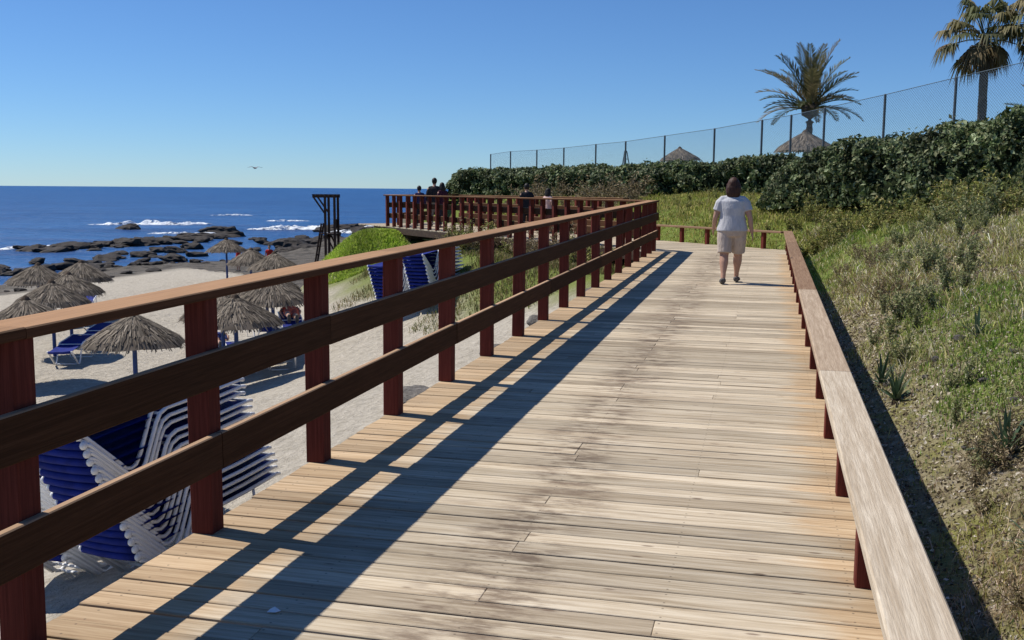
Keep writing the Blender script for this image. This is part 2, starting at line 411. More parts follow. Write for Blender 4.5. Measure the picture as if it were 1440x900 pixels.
# ------------------------------------------------------------------ ground
def build_ground():
    ar = np.arange
    xs = np.concatenate([ar(-150, -90, 4), ar(-90, -40, 0.55), ar(-40, -22, 0.5), ar(-22, -5, 0.25), ar(-5, -2.4, 0.12), ar(-2.4, 0.4, 0.25), ar(0.4, 6, 0.085), ar(6, 20, 0.4), ar(20, 121, 5)])
    ys = np.concatenate([ar(-8, 2, 0.5), ar(2, 14, 0.09), ar(14, 30, 0.18), ar(30, 50, 0.4), ar(50, 130, 0.8), ar(130, 241, 6)])
    X, Y = np.meshgrid(xs, ys); Z = ground_z(X, Y)
    nx, ny = len(xs), len(ys)
    V = np.stack([X.ravel(), Y.ravel(), Z.ravel()], 1)
    i = np.arange(nx * ny).reshape(ny, nx)
    F = np.stack([i[:-1, :-1].ravel(), i[:-1, 1:].ravel(), i[1:, 1:].ravel(), i[1:, :-1].ravel()], 1)
    x, y = X.ravel(), Y.ravel(); s2 = sd_sec2(x, y)
    sR = np.maximum(x - 0.5, s2 - W2); sL = np.minimum(-2.45 - x, -s2)
    mound = 1 - sstep(2.0, 3.1, np.hypot((x + 12.9) / 1.05, (y - 33.4) / 0.9) + 0.5 * fbm(x * 0.8, y * 0.8, 3.0, 2))
    mound = mound * sstep(0.3, -0.3, s2)
    bank = sstep(3.8, 1.6, -s2 + 1.3 * fbm(x * 0.5, y * 0.5, 2.0, 3)) * sstep(13, 17, y) * sstep(-15.5, -14.5, x)
    land = sstep(-0.6, 0.1, sR)
    green = np.clip(np.maximum(mound, bank * 0.9) + land * np.maximum(green_patch(x, y), 0.15), 0, 1)
    soil = np.clip(np.maximum(land, np.maximum(bank, mound)), 0, 1)
    rock = np.clip(sstep(-36.0, -39.5, x + 2.5 * fbm(x * 0.25, y * 0.2, 0, 3) + 0.10 * (y - 50)) + (np.where((y > 33.5) & (sL <= 0), sstep(-13, -16, x), 0)), 0, 1) * (1 - mound)
    me = fast('ground', V, F, np.stack([green, soil, rock], 1))
    w = NT('ground_surface', 0.95, 0.1)
    a = w.t.nodes.new('ShaderNodeAttribute'); a.attribute_name = 'col'
    sp = w.t.nodes.new('ShaderNodeSeparateColor'); w.l(a.outputs['Color'], sp.inputs[0])
    v = w.coord('Object'); n1 = w.noise(v, 1.1, 6, 0.6); n2 = w.noise(v, 9.0, 5, 0.65); n3 = w.noise(v, 45.0, 4, 0.6)
    n4 = w.noise(v, 3.2, 4, 0.6)
    sand = w.ramp(n2, [(0.3, (0.40, 0.35, 0.275)), (0.7, (0.61, 0.55, 0.455))])
    sand = w.mix(w.mapr(n4, 0.5, 0.7, 0, 0.35), sand, (0.30, 0.26, 0.20))
    sand = w.mix(w.mapr(n3, 0.62, 0.75, 0, 0.5), sand, (0.20, 0.17, 0.14))
    sand = w.mix(w.mapr(n1, 0.55, 0.75, 0, 0.3), sand, (0.30, 0.25, 0.19))
    dry = w.ramp(n2, [(0.30, (0.11, 0.08, 0.052)), (0.50, (0.30, 0.235, 0.155)), (0.74, (0.52, 0.45, 0.37))])
    dry = w.mix(w.mapr(n1, 0.42, 0.66), dry, w.ramp(n3, [(0.3, (0.16, 0.155, 0.04)), (0.75, (0.36, 0.33, 0.11))]))
    grn = w.ramp(n3, [(0.3, (0.11, 0.16, 0.028)), (0.75, (0.24, 0.31, 0.06))])
    rk = w.ramp(n3, [(0.3, (0.07, 0.062, 0.052)), (0.55, (0.17, 0.15, 0.125)), (0.75, (0.30, 0.27, 0.23))])
    rk = w.mix(w.mapr(n1, 0.45, 0.62, 0, 0.75), rk, (0.05, 0.045, 0.04))
    c = w.mix(sp.outputs[1], sand, dry); c = w.mix(w.math('MULTIPLY', sp.outputs[0], 0.9), c, grn); c = w.mix(sp.outputs[2], c, rk)
    w.color(c); w.bump(w.math('ADD', w.math('ADD', n2, w.math('MULTIPLY', n4, 2.0)), w.math('MULTIPLY', n3, 0.5)), 1.0, 0.07)
    return tag(link('ground', me, w.m, smooth=True), kind='structure')

def green_patch(x, y):
    """where short green grass grows on the slope"""
    p = 0.95 * np.exp(-(((x - 1.85) / 0.75) ** 2 + ((y - 9.4) / 2.0) ** 2) ** 1.5)
    p = np.maximum(p, 0.8 * np.exp(-(((x - 1.45) / 0.35) ** 2 + ((y - 7.2) / 0.7) ** 2)))
    p = np.maximum(p, 0.9 * np.exp(-(((x - 1.9) / 0.9) ** 2 + ((y - 21.5) / 2.0) ** 2)))
    return np.clip(p + 0.5 * fbm(x * 1.3, y * 1.0, 11.0, 3) + 0.02 * sstep(5.5, 8, y) - 0.06 - 0.6 * sstep(1.6, 1.9, x) * sstep(8.2, 6.6, y), 0, 1)
ground = build_ground()

# ------------------------------------------------------------------ sea
def build_sea():
    xs = np.concatenate([-np.geomspace(30000, 200, 16), np.linspace(-180, 40, 12), np.geomspace(200, 30000, 10)])
    ys = np.concatenate([np.linspace(-400, 300, 15), np.geomspace(400, 40000, 18)])
    X, Y = np.meshgrid(xs, ys); nx, ny = len(xs), len(ys)
    i = np.arange(nx * ny).reshape(ny, nx)
    F = np.stack([i[:-1, :-1].ravel(), i[:-1, 1:].ravel(), i[1:, 1:].ravel(), i[1:, :-1].ravel()], 1)
    V = np.stack([X.ravel(), Y.ravel(), np.full(X.size, SEA)], 1)
    w = NT('sea_water', 0.30, 0.10)
    v = w.coord('Object', (1, 1, 1)); v2 = w.coord('Object', (0.35, 1.0, 1))
    n1 = w.noise(v2, 0.28, 6, 0.62); n2 = w.noise(v, 0.03, 5, 0.6); n3 = w.noise(v2, 0.10, 4, 0.6)
    c = w.ramp(n3, [(0.32, (0.010, 0.050, 0.17)), (0.68, (0.028, 0.115, 0.30))])
    c = w.mix(w.mapr(n2, 0.4, 0.68, 0, 0.5), c, (0.014, 0.07, 0.22))
    c = w.mix(w.mapr(n1, 0.70, 0.80, 0, 0.5), c, (0.5, 0.55, 0.6))
    w.color(c); w.bump(w.math('ADD', n1, w.math('MULTIPLY', n3, 1.5)), 1.0, 2.2)
    w.b.inputs['IOR'].default_value = 1.33
    return tag(link('sea', fast('sea', V, F), w.m), kind='structure')
build_sea()

# ------------------------------------------------------------------ boardwalk, first stretch
PITCH = 0.134
def build_boardwalk():
    mb = MB()
    for x in (-2.36, -1.02, 0.36):                            # joists and cross beams
        mb.bar((x, -1.5, deck_z(-1.5) - 0.115), (x, 23.2, deck_z(23.2) - 0.115), 0.09, 0.16)
    for k in range(11):
        y = -1.0 + k * 2.4
        mb.bar((-2.42, y, deck_z(y) - 0.275), (0.46, y, deck_z(y) - 0.275), 0.12, 0.15)
        for x in (-2.3, 0.3):
            mb.bar((x, y, deck_z(y) - 0.35), (x, y, min(gz(x, y), deck_z(y) - 0.5) - 0.3), 0.14, 0.14, upv=(0, 1, 0))
    b = tag(mb.build('boardwalk', M['beam']), kind='structure')
    # plank meshes: full-width boards, and some rows of two pieces that meet over a joist
    fv, lv, rv = [], [], []
    for k in range(8):
        wd = PITCH - RNG.uniform(0.009, 0.014)
        fv.append(MB().prism([(XL - RNG.uniform(0, .012), -wd / 2), (XR, -wd / 2), (XR, wd / 2), (XL - RNG.uniform(0, .012), wd / 2)], -0.032, 0.0, 0.0035).mesh('plank'))
    for k in range(12):
        j = (-1.02, -1.02, -1.02, -0.33, -1.69)[k % 5] + RNG.normal(0, 0.02)
        wd = PITCH - RNG.uniform(0.009, 0.014)
        lv.append(MB().prism([(XL - RNG.uniform(0, .012), -wd / 2), (j - 0.0006, -wd / 2), (j - 0.0006, wd / 2), (XL - RNG.uniform(0, .012), wd / 2)], -0.032, 0.0, 0.0028).mesh('plank'))
        rv.append(MB().prism([(j + 0.0006, -wd / 2), (XR, -wd / 2), (XR, wd / 2), (j + 0.0006, wd / 2)], -0.032, 0.0, 0.0028).mesh('plank'))
    y = 2.05
    while y < 22.40:
        k = random.randrange(12)
        for me in ((lv[k], rv[k]) if random.random() < 0.45 else (random.choice(fv),)):
            link('plank', me, M['plank'], b, (0, y, deck_z(y) + RNG.uniform(-.002, .002)),
                 (math.atan(GRADE) + RNG.normal(0, .008), 0, RNG.normal(0, .0009)))
        y += PITCH
    # rows behind the camera, joined
    mb = MB(); q = 2.05 - PITCH
    while q > -1.4:
        zf = (lambda yy: (lambda x, yv: deck_z(yv)))(q)
        for a, c in ((XL, -1.024), (-1.016, XR)):
            mb.prism([(a, q - .063), (c, q - .063), (c, q + .063), (a, q + .063)], lambda x, yv: deck_z(yv) - .032, zf, 0.004)
        q -= PITCH
    tag(mb.build('plank_rows', M['plank'], b), kind='stuff')
    # wedge rows up to the mitre of the bend
    mit = lambda yy: C0.x - 0.035 + (yy - C0.y) * (O2.x + 0.07 - C0.x) / (O2.y + 0.05 - C0.y)
    while y < O2.y + 0.02:
        x0, x1 = mit(y - .063), mit(y + .063)
        x0 = max(x0, XL); x1 = max(x1, XL)
        if min(x0, x1) < XR - 0.05:
            c = [(x0, y - .063), (XR, y - .063), (XR, y + .063), (min(x1, XR - .02), y + .063)]
            MB().prism(c, deck_z(y) - .032, deck_z(y), 0.003).build('plank', M['plank_far'], b)
        y += PITCH
    return b
boardwalk = build_boardwalk()

def build_boardwalk2():
    def P(t, o, z=ZD2): q = C0 + D2 * t + N2 * o; return (q.x, q.y, z)
    mb = MB()
    for o in (0.1, 1.5, 2.9):
        mb.bar(P(0.3 + (0 if o < 1 else -0.4), o, ZD2 - .115), P(L2 + 1.5, o, ZD2 - .115), 0.09, 0.16)
    for k in range(8):
        t = 0.8 + k * 2.2
        mb.bar(P(t, 0.02, ZD2 - .29), P(t, 2.95, ZD2 - .29), 0.14, 0.18)
        for o in (0.12, 2.8):
            q = P(t, o); mb.bar((q[0], q[1], ZD2 - .37), (q[0], q[1], min(gz(q[0], q[1]), ZD2 - .5) - .3), 0.16, 0.16, upv=(0, 1, 0))
    mb.bar(P(0.2, -0.02, ZD2 - .14), P(L2, -0.02, ZD2 - .14), 0.04, 0.2)
    b = tag(mb.build('boardwalk', M['beam']), kind='structure')
    ang = math.atan2(N2.y, N2.x)
    full = [MB().prism([(-0.04 - RNG.uniform(0, .01), -.0635), (3.05, -.0635), (3.05, .0635), (-0.04 - RNG.uniform(0, .01), .0635)], -.032, 0.0, .004).mesh('plank') for k in range(4)]
    t = 0.09
    while t < L2 + 2.9:
        q = P(t, 0); link('plank', random.choice(full), M['plank_far'], b, (q[0], q[1], ZD2 + RNG.uniform(-.002, .002)), (RNG.normal(0, .004), 0, ang)); t += PITCH
    t = 0.09 - PITCH; tend = -1.0
    while t > tend:                                            # wedge side of the mitre
        o0 = 3.05 * (t / tend) + 0.02
        if o0 < 3.0:
            o1 = min(3.05 * ((t - .06) / tend) + .02, 3.03); o2 = max(3.05 * ((t + .06) / tend) + .02, -.04)
            c = [P(t - .063, o1)[:2], P(t - .063, 3.05)[:2], P(t + .063, 3.05)[:2], P(t + .063, o2)[:2]]
            MB().prism(c, ZD2 - .032, ZD2 + .001, .002).build('plank', M['plank_far'], b)
        t -= PITCH
    # third stretch, leaving round the headland
    mb = MB()
    for x in (-13.0, -10.6): mb.bar((x, 36.2, ZD2 - .115), (x, 46, ZD2 - .115), 0.09, 0.16)
    c = tag(mb.build('boardwalk', M['beam']), kind='structure')
    pl = MB().prism([(-13.1, -.0635), (-10.3, -.0635), (-10.3, .0635), (-13.1, .0635)], -.032, 0.0, .004).mesh('plank')
    y = 37.7
    while y < 46: link('plank', pl, M['plank_far'], c, (0, y, ZD2)); y += PITCH
build_boardwalk2()

# ------------------------------------------------------------------ railings
POST_H = 1.062
def railing(A, B, zA, zB, side, n, label, name='railing', first=True, last=True, postm='post', ts=None):
    """tall railing from A to B; side = unit vector to the deck side"""
    root = empty(name, (A.x, A.y, zA)); tag(root, label, 'railing', 'railings of the boardwalk')
    d = (B - A); L = d.length; d = d / L; side = Vector(side).normalized()
    def P(t, o=0.0, h=0.0):
        q = d * t + side * o; return (q.x, q.y, (zB - zA) * t / L + h)
    T = ts or [L * k / n for k in range(n + 1)]
    ang = math.atan2(d.y, d.x)
    pm = MB().bar((0, 0, 0.0), (0, 0, POST_H), 0.106, 0.106, 0.005, upv=(1, 0, 0)).mesh('post')
    for k in range(n + 1):
        if (k == 0 and not first) or (k == n and not last): continue
        link('post', pm, M[postm], root, P(T[k]), (RNG.normal(0, .004), RNG.normal(0, .004), ang + RNG.normal(0, .02)))
    # boards in lengths of three bays, butted over posts
    step = 3
    for nm, o, h, w, hh, mt in (('lower_rail', 0.068, 0.375, 0.036, 0.165, 'rail_side'), ('middle_rail', 0.068, 0.75, 0.036, 0.165, 'rail_side'), ('top_rail', -0.03, 1.0835, 0.21, 0.04, 'rail')):
        k = 0; ks = 0 if nm == 'top_rail' else (1 if nm == 'lower_rail' else 2)
        cuts = sorted(set([0] + list(range(ks if ks else step, n, step)) + [n]))
        for a, b in zip(cuts[:-1], cuts[1:]):
            t0 = T[a] + (0.002 if a else -0.06); t1 = T[b] - (0.002 if b < n else -0.06)
            c = P((t0 + t1) / 2, o, h); mb = MB()
            p0 = Vector(P(t0, o, h)) - Vector(c); p1 = Vector(P(t1, o, h)) - Vector(c); ln = (p1 - p0).length
            mb.bar((0, -ln / 2, 0), (0, ln / 2, 0), w, hh, 0.005)
            ob = mb.build(nm, M[mt], root, c)
            e_ = (p1 - p0).to_track_quat('Y', 'Z').to_euler(); ob.rotation_euler = (e_.x + RNG.normal(0, .0007), e_.y + RNG.normal(0, .006), e_.z + RNG.normal(0, .0005)); ob.location.z += RNG.uniform(-.003, 0.003) if nm != 'top_rail' else 0
    return root
B = Vector((-2.425, C0.y))
PY = [4.04 + 1.195 * k for k in range(-4, 15)] + [21.72, 22.53]
railing(Vector((-2.425, PY[0])), B, deck_z(PY[0]), deck_z(C0.y), (1, 0), len(PY) - 1, 'red-brown timber railing between the lounger stacks and the long straight boardwalk', ts=[q - PY[0] for q in PY])
railing(C0, C1, ZD2, ZD2, N2, 26, 'red-brown timber railing in front of the group, above the grassy mound', first=False)
railing(C1, Vector((-12.9, 46)), ZD2, ZD2, (1, 0), 11, 'short end of red-brown railing running inland from the mound corner', first=False)
oA = C0 + N2 * 2.97 + D2 * 5.45; oB = C0 + N2 * 2.97 + D2 * (L2 + 0.2)
railing(oA, oB, ZD2, ZD2, -N2, 17, 'red-brown timber railing between the dry slope and the far boardwalk')

def low_rail():
    root = empty('low_rail', (0.43, 2.0, deck_z(2.0)))
    tag(root, 'low bench-height rail with a broad bleached top board along the grassy slope', 'railing')
    o = root.location
    pm = MB().bar((0, 0, 0), (0, 0, 0.375), 0.09, 0.09, 0.005, upv=(1, 0, 0)).mesh('post')
    y = 4.13 - 1.2 * 3
    ys = []
    while y < O2.y - 0.3: ys.append(y); y += 1.2
    for y in ys: link('post', pm, M['post'], root, Vector((0.43, y, deck_z(y))) - o)
    # top boards, butted over posts
    cuts = [ys[0] - 0.4, ys[5], ys[9], ys[13], ys[16], O2.y + 0.05]
    for i, (a, b) in enumerate(zip(cuts[:-1], cuts[1:])):
        z0 = deck_z(a) + 0.398; z1 = deck_z(b) + 0.398; c = Vector((0.435, (a + b) / 2, (z0 + z1) / 2))
        mb = MB(); nseg = 1; ln = math.hypot(b - a, z1 - z0) - 0.006
        mb.bar((0, -ln / 2, 0), (0, ln / 2, 0), 0.19, 0.046, 0.007)
        ob = mb.build('top_board', M['bleached'] if i < 1 else (M['bleached3'] if i < 2 else M['bleached2']), root, c - o, (math.atan(GRADE), 0, 0))
        if i < 1: ob['label'] = 'pale bleached top board'
    # round the bend, along the outer edge
    Bq = C0 + N2 * 2.97 + D2 * 5.2; Aq = C0 + N2 * 2.97 + D2 * (-0.86); L = (Bq - Aq).length
    for k in range(1, 7):
        q = Aq + (Bq - Aq) * (k / 6.0 - 0.06); link('post', pm, M['post'], root, Vector((q.x, q.y, ZD2)) - o, (0, 0, math.atan2(D2.y, D2.x)))
    c = Vector(((Aq.x + Bq.x) / 2, (Aq.y + Bq.y) / 2, ZD2 + 0.40)); mb = MB()
    mb.bar((0, -L / 2, 0), (0, L / 2, 0), 0.19, 0.046, 0.007)
    mb.build('top_board', M['bleached2'], root, c - o, (0, 0, math.atan2(D2.y, D2.x) - math.pi / 2))
low_rail()

# ------------------------------------------------------------------ grass
def blades(name, P, H, Wd, lean, col, label, cat, curl=0.5):
    n = len(P); a = RNG.uniform(0, 2 * np.pi, n); la = RNG.uniform(0, 2 * np.pi, n)
    sx, sy = np.cos(a) * Wd / 2, np.sin(a) * Wd / 2
    lx, ly = np.cos(la) * lean * H, np.sin(la) * lean * H
    z0 = np.zeros(n)
    V = np.zeros((n, 5, 3))
    V[:, 0] = P + np.stack([-sx, -sy, z0 - .02], 1); V[:, 1] = P + np.stack([sx, sy, z0 - .02], 1)
    mid = P + np.stack([lx * .35, ly * .35, H * .6], 1)
    V[:, 2] = mid + np.stack([sx * .8, sy * .8, z0], 1); V[:, 3] = mid - np.stack([sx * .8, sy * .8, z0], 1)
    V[:, 4] = P + np.stack([lx, ly, H * (1 - .35 * np.minimum(lean, 1.2))], 1)
    b = np.arange(n)[:, None] * 5
    F = np.concatenate([b + np.array([[0, 1, 2]]), b + np.array([[0, 2, 3]]), b + np.array([[3, 2, 4]])], 0)
    me = fast(name, V.reshape(-1, 3), F, np.repeat(col, 5, 0))
    o = link(name, me, M['grassm']); tag(o, label, cat, kind='stuff'); return o

def palette(n, cols, jit=0.18):
    cols = np.array(cols); c = cols[RNG.integers(0, len(cols), n)]
    return np.clip(c * (1 + RNG.normal(0, jit, (n, 1))), 0.004, 1)

def sampler(n, x0, x1, ys, ypow=1.0):
    """random plan points on the landward slope"""
    y = ys[0] + (ys[1] - ys[0]) * RNG.uniform(0, 1, n) ** ypow
    x = RNG.uniform(x0, x1, n); return x, y

def slope_sR(x, y): return np.maximum(x - 0.5, sd_sec2(x, y) - W2)

def slope_grass():
    # dry, straw coloured tufts: clustered, tangled
    n = 330000
    x, y = sampler(n, 0.6, 5.2, (3.0, 26), 1.7)
    s = slope_sR(x, y); g = green_patch(x, y)
    dens = np.clip(0.45 + 1.3 * fbm(x * 2.1, y * 1.9, 21.0, 3), 0.05, 1) * sstep(0.20, 0.55, s + 0.15 * fbm(x * 3, y * 3, 1, 2))
    bare = np.maximum(sstep(0.08, 0.34, fbm(x * 1.0 + 3, y * 0.7, 40.0, 3)) * sstep(16, 10, y) * sstep(4.6, 5.8, y), 0.9 * sstep(1.45, 1.65, x + 0.2 * fbm(x * 2, y * 2, 3, 2)) * sstep(8.2, 7.2, y) * sstep(5.4, 6.2, y))
    keep = (RNG.uniform(0, 1, n) < dens * (1 - 0.95 * bare) * (1 - 0.75 * g)) & (s > 0.2)
    x, y = x[keep], y[keep]; n = len(x)
    cl = fbm(x * 3.4, y * 3.4, 51, 2)
    H = RNG.uniform(0.03, 0.15, n) * np.clip(0.75 + 1.1 * cl, 0.3, 1.7) * (1 + 0.04 * np.clip(y - 6, 0, 20))
    H *= np.clip(0.35 + slope_sR(x, y) * 0.8, 0.4, 1)
    c = palette(n, [(0.47, 0.40, 0.19), (0.36, 0.34, 0.12), (0.28, 0.30, 0.075), (0.60, 0.54, 0.35), (0.19, 0.23, 0.06), (0.24, 0.28, 0.065), (0.22, 0.15, 0.085), (0.64, 0.58, 0.45), (0.15, 0.10, 0.06)], 0.25)
    mixg = sstep(-0.1, 0.35, fbm(x * 0.7, y * 0.5, 33.0, 2))[:, None] * sstep(7, 15, y)[:, None]
    c = c * (1 - 0.5 * mixg) + 0.5 * mixg * np.array([[0.29, 0.31, 0.065]])
    c = c * 1.18
    brown = sstep(7.5, 4.5, y + 0.8 * (1.8 - x))[:, None]; c = c * (1 - brown * np.array([[0.22, 0.36, 0.36]]))
    blades('dry_grass', np.stack([x, y, ground_z(x, y)], 1), H, RNG.uniform(.0018, .0045, n) * (1 + .16 * np.clip(y - 4, 0, 20)), RNG.uniform(.2, 2.2, n), c,
           'straw-coloured dry grass covering the slope beside the low rail', 'grass')
    # fallen leaves and bits on the soil
    n = 60000
    x, y = sampler(n, 0.72, 3.2, (3.0, 16), 1.6); k = slope_sR(x, y) > 0.25; x, y = x[k], y[k]; n = len(x)
    V, F, cc = leaf_cloud(np.stack([x, y, ground_z(x, y) + .006], 1), np.tile([[-.3, 0, 1.0]], (n, 1)), RNG.uniform(.010, .034, n) * (1 + .06 * (y - 4)), palette(n, [(0.48, 0.41, 0.31), (0.32, 0.25, 0.15), (0.16, 0.115, 0.075), (0.58, 0.52, 0.43), (0.24, 0.20, 0.11), (0.10, 0.075, 0.05)], .25), .5)
    tag(link('leaf_litter', fast('leaf_litter', V, F, cc), M['leaf']), 'dry leaf litter scattered over bare soil of the slope', 'leaf litter', kind='stuff')
    # hillside round the bend, olive yellow
    n = 70000
    t = RNG.uniform(-3, 17, n); o = W2 + RNG.uniform(0.3, 8, n)
    x = C0.x + D2.x * t + N2.x * o; y = C0.y + D2.y * t + N2.y * o
    k = slope_sR(x, y) > 0.3; x, y = x[k], y[k]; n = len(x)
    c = palette(n, [(0.42, 0.40, 0.10), (0.30, 0.32, 0.065), (0.52, 0.45, 0.18), (0.35, 0.39, 0.075), (0.18, 0.20, 0.04), (0.42, 0.33, 0.13)])
    H = RNG.uniform(.07, .26, n) * np.clip(0.75 + 1.3 * fbm(x * 1.3, y * 1.3, 5, 3), .25, 1.6)
    blades('hillside_grass', np.stack([x, y, ground_z(x, y)], 1), H, RNG.uniform(.012, .026, n), RNG.uniform(.3, 1.1, n), c,
           'olive and yellow grass on the hillside beyond the bend', 'grass')
    # short green grass
    n = 150000
    x, y = sampler(n, 0.8, 4.5, (3.2, 26), 1.2); g = green_patch(x, y)
    k = (RNG.uniform(0, 1, n) < (g * 1.4) ** 1.3) & (slope_sR(x, y) > 0.3); x, y = x[k], y[k]; n = len(x)
    c = palette(n, [(0.15, 0.25, 0.035), (0.21, 0.31, 0.05), (0.10, 0.18, 0.028), (0.28, 0.34, 0.08)])
    blades('green_grass', np.stack([x, y, ground_z(x, y)], 1), RNG.uniform(.02, .055, n) * (1 + .05 * (y - 4)), RNG.uniform(.004, .008, n) * (1 + .06 * (y - 4)), RNG.uniform(.2, .9, n), c,
           'short fresh green grass patch on the slope', 'grass')
    # mound and bank
    n = 60000
    a = RNG.uniform(0, 2 * np.pi, n); r = 3.2 * np.sqrt(RNG.uniform(0, 1, n))
    x = -12.9 + 1.05 * r * np.cos(a); y = 33.4 + 0.9 * r * np.sin(a)
    k = (r < 2.65 + 0.5 * fbm(x * .8, y * .8, 3, 2)) & (sd_sec2(x, y) < -0.05); x, y = x[k], y[k]; n = len(x)
    c = palette(n, [(0.38, 0.52, 0.06), (0.46, 0.58, 0.09), (0.27, 0.39, 0.05), (0.50, 0.56, 0.13)])
    c *= np.clip(0.9 + 0.5 * fbm(x * .9, y * .9, 2, 2), .5, 1.3)[:, None]
    blades('mound_grass', np.stack([x, y, ground_z(x, y)], 1), RNG.uniform(.05, .14, n), RNG.uniform(.014, .03, n), RNG.uniform(.5, 1.5, n), c,
           'bright green grass on the mound under the far railing corner', 'grass')
    n = 42000
    t = RNG.uniform(0, 13, n); o = -RNG.uniform(0.1, 4.2, n)
    x = C0.x + D2.x * t + N2.x * o; y = C0.y + D2.y * t + N2.y * o
    k = (x < -2.75) & (RNG.uniform(0, 1, n) < np.clip(0.4 + 1.2 * fbm(x * .7, y * .7, 12, 3) + 0.3 * (o + 2.0), 0, 1)); x, y = x[k], y[k]; n = len(x)
    c = palette(n, [(0.15, 0.18, 0.035), (0.24, 0.21, 0.08), (0.34, 0.28, 0.14), (0.09, 0.11, 0.03), (0.20, 0.14, 0.07)])
    blades('bank_grass', np.stack([x, y, ground_z(x, y)], 1), RNG.uniform(.05, .20, n), RNG.uniform(.01, .022, n), RNG.uniform(.3, 1.1, n), c,
           'patchy green and tan grass on the bank below the far boardwalk', 'grass')

# ------------------------------------------------------------------ leafy things
def leaf_cloud(P, Nrm, size, col, asp=0.55):
    """one folded leaf of two triangles at each point"""
    n = len(P); d = RNG.normal(0, 1, (n, 3)); d /= np.linalg.norm(d, axis=1)[:, None]
    nn = Nrm + 0.75 * RNG.normal(0, 1, (n, 3)); nn /= np.linalg.norm(nn, axis=1)[:, None] + 1e-9
    t = np.cross(nn, d); t /= np.linalg.norm(t, axis=1)[:, None] + 1e-9
    b = np.cross(nn, t); s = size[:, None]
    V = np.stack([P - t * s * .5, P + b * s * asp * .5 + nn * s * .08, P + t * s * .5 - nn * s * .06, P - b * s * asp * .5 + nn * s * .08], 1).reshape(-1, 3)
    q = np.arange(n)[:, None] * 4
    F = np.concatenate([q + np.array([[0, 1, 2]]), q + np.array([[0, 2, 3]])], 0)
    return V, F, np.repeat(col, 4, 0)

slope_grass()

def hedge(name, pts, heights, half, n, leaf, cols, label, cat='hedge', lump=0.3, seed=0.0, group=None, sink=0.25):
    """hedge along a plan polyline: lumpy shell of leaves round a dark core that stands in for the shade inside"""
    pts = np.array(pts, float); seg = np.hypot(*np.diff(pts, axis=0).T); cum = np.concatenate([[0], np.cumsum(seg)]); L = cum[-1]
    root = empty(name, (pts[0, 0], pts[0, 1], gz(*pts[0]))); tag(root, label, cat, group)
    org = np.array(root.location)
    def frame(u):
        x = np.interp(u, cum, pts[:, 0]); y = np.interp(u, cum, pts[:, 1]); h = np.interp(u, cum, heights)
        e = 0.3; tx = np.interp(u + e, cum, pts[:, 0]) - np.interp(u - e, cum, pts[:, 0]); ty = np.interp(u + e, cum, pts[:, 1]) - np.interp(u - e, cum, pts[:, 1])
        l = np.hypot(tx, ty) + 1e-9; return x, y, h, -ty / l, tx / l, tx / l, ty / l
    def surf(u, th, k):
        x, y, h, nx, ny, tx, ty = frame(u)
        endf = np.sqrt(np.clip(1 - ((np.clip(half * 1.2 - u, 0, None)) / (half * 1.2)) ** 2, 0.02, 1)) * np.sqrt(np.clip(1 - ((np.clip(u - (L - half * 1.2), 0, None)) / (half * 1.2)) ** 2, 0.02, 1))
        c, s = np.cos(th), np.sin(th)
        cc = np.sign(c) * np.abs(c) ** 0.6; ss = np.sign(s) * np.abs(s) ** 0.7
        lm = lump * (0.85 * fbm(u * 0.85 + seed, th * 1.1, seed, 3) + 0.75 * fbm(u * 2.3, th * 2.6, seed + 7, 2) + 0.3 * fbm(u * 6, th * 6, seed + 9, 1))
        o = cc * half * k * (0.8 + 0.2 * endf) * (1 + lm)
        zz = h * (0.5 + 0.5 * ss * k * (1 + 0.35 * lm)) * (0.55 + 0.45 * endf) + np.where(s > 0, 0.25 * lm * k * h * 0.5 * s, 0)
        px = x + nx * o; py = y + ny * o
        pz = ground_z(x, y, False) - sink + zz
        nr = np.stack([nx * cc, ny * cc, ss * 0.9], 1)
        return np.stack([px, py, pz], 1), nr
    nu, nt = int(L / 0.22) + 4, 20
    U, T = np.meshgrid(np.linspace(0, L, nu), np.linspace(0, 2 * np.pi, nt, endpoint=False), indexing='ij')
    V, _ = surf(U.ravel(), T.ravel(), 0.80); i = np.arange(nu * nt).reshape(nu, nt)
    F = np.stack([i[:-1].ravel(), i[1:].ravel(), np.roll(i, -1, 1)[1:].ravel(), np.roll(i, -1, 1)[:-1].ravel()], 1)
    link('shade_core', fast('shade_core', V - org, F), M['dark'], root)  # closed dark core, added so gaps between leaves read as deep shade
    u = RNG.uniform(0, L, n); th = RNG.uniform(-0.55, np.pi + 0.55, n)
    k = 1.0 - 0.22 * RNG.uniform(0, 1, n) ** 1.6 + np.where(RNG.uniform(0, 1, n) < 0.02, RNG.uniform(0, .12, n), 0)
    hole = fbm(u * 2.0 + seed, th * 2.6, seed + 31, 3); kp = (hole > -0.27) | (RNG.uniform(0, 1, n) < 0.22)
    u, th, k = u[kp], th[kp], k[kp]; n = len(u)
    P, Nr = surf(u, th, k)
    clump = np.clip(0.95 + 0.8 * fbm(P[:, 0] * 2.2, P[:, 1] * 2.2, P[:, 2] * 2.2 + seed, 3), 0.3, 1.6)[:, None]
    c = palette(n, cols, 0.22) * clump * np.array([[1.12, 1.25, 1.05]])
    V, F, cc = leaf_cloud(P - org, Nr, RNG.uniform(0.45, 1.3, n) * leaf, c)
    f = link('foliage', fast('foliage', V, F, cc), M['leaf'], root); f['kind'] = 'stuff'
    return root
HC = [(0.055, 0.074, 0.030), (0.080, 0.102, 0.042), (0.12, 0.14, 0.066), (0.038, 0.052, 0.023), (0.23, 0.235, 0.15), (0.19, 0.175, 0.10), (0.105, 0.122, 0.06)]
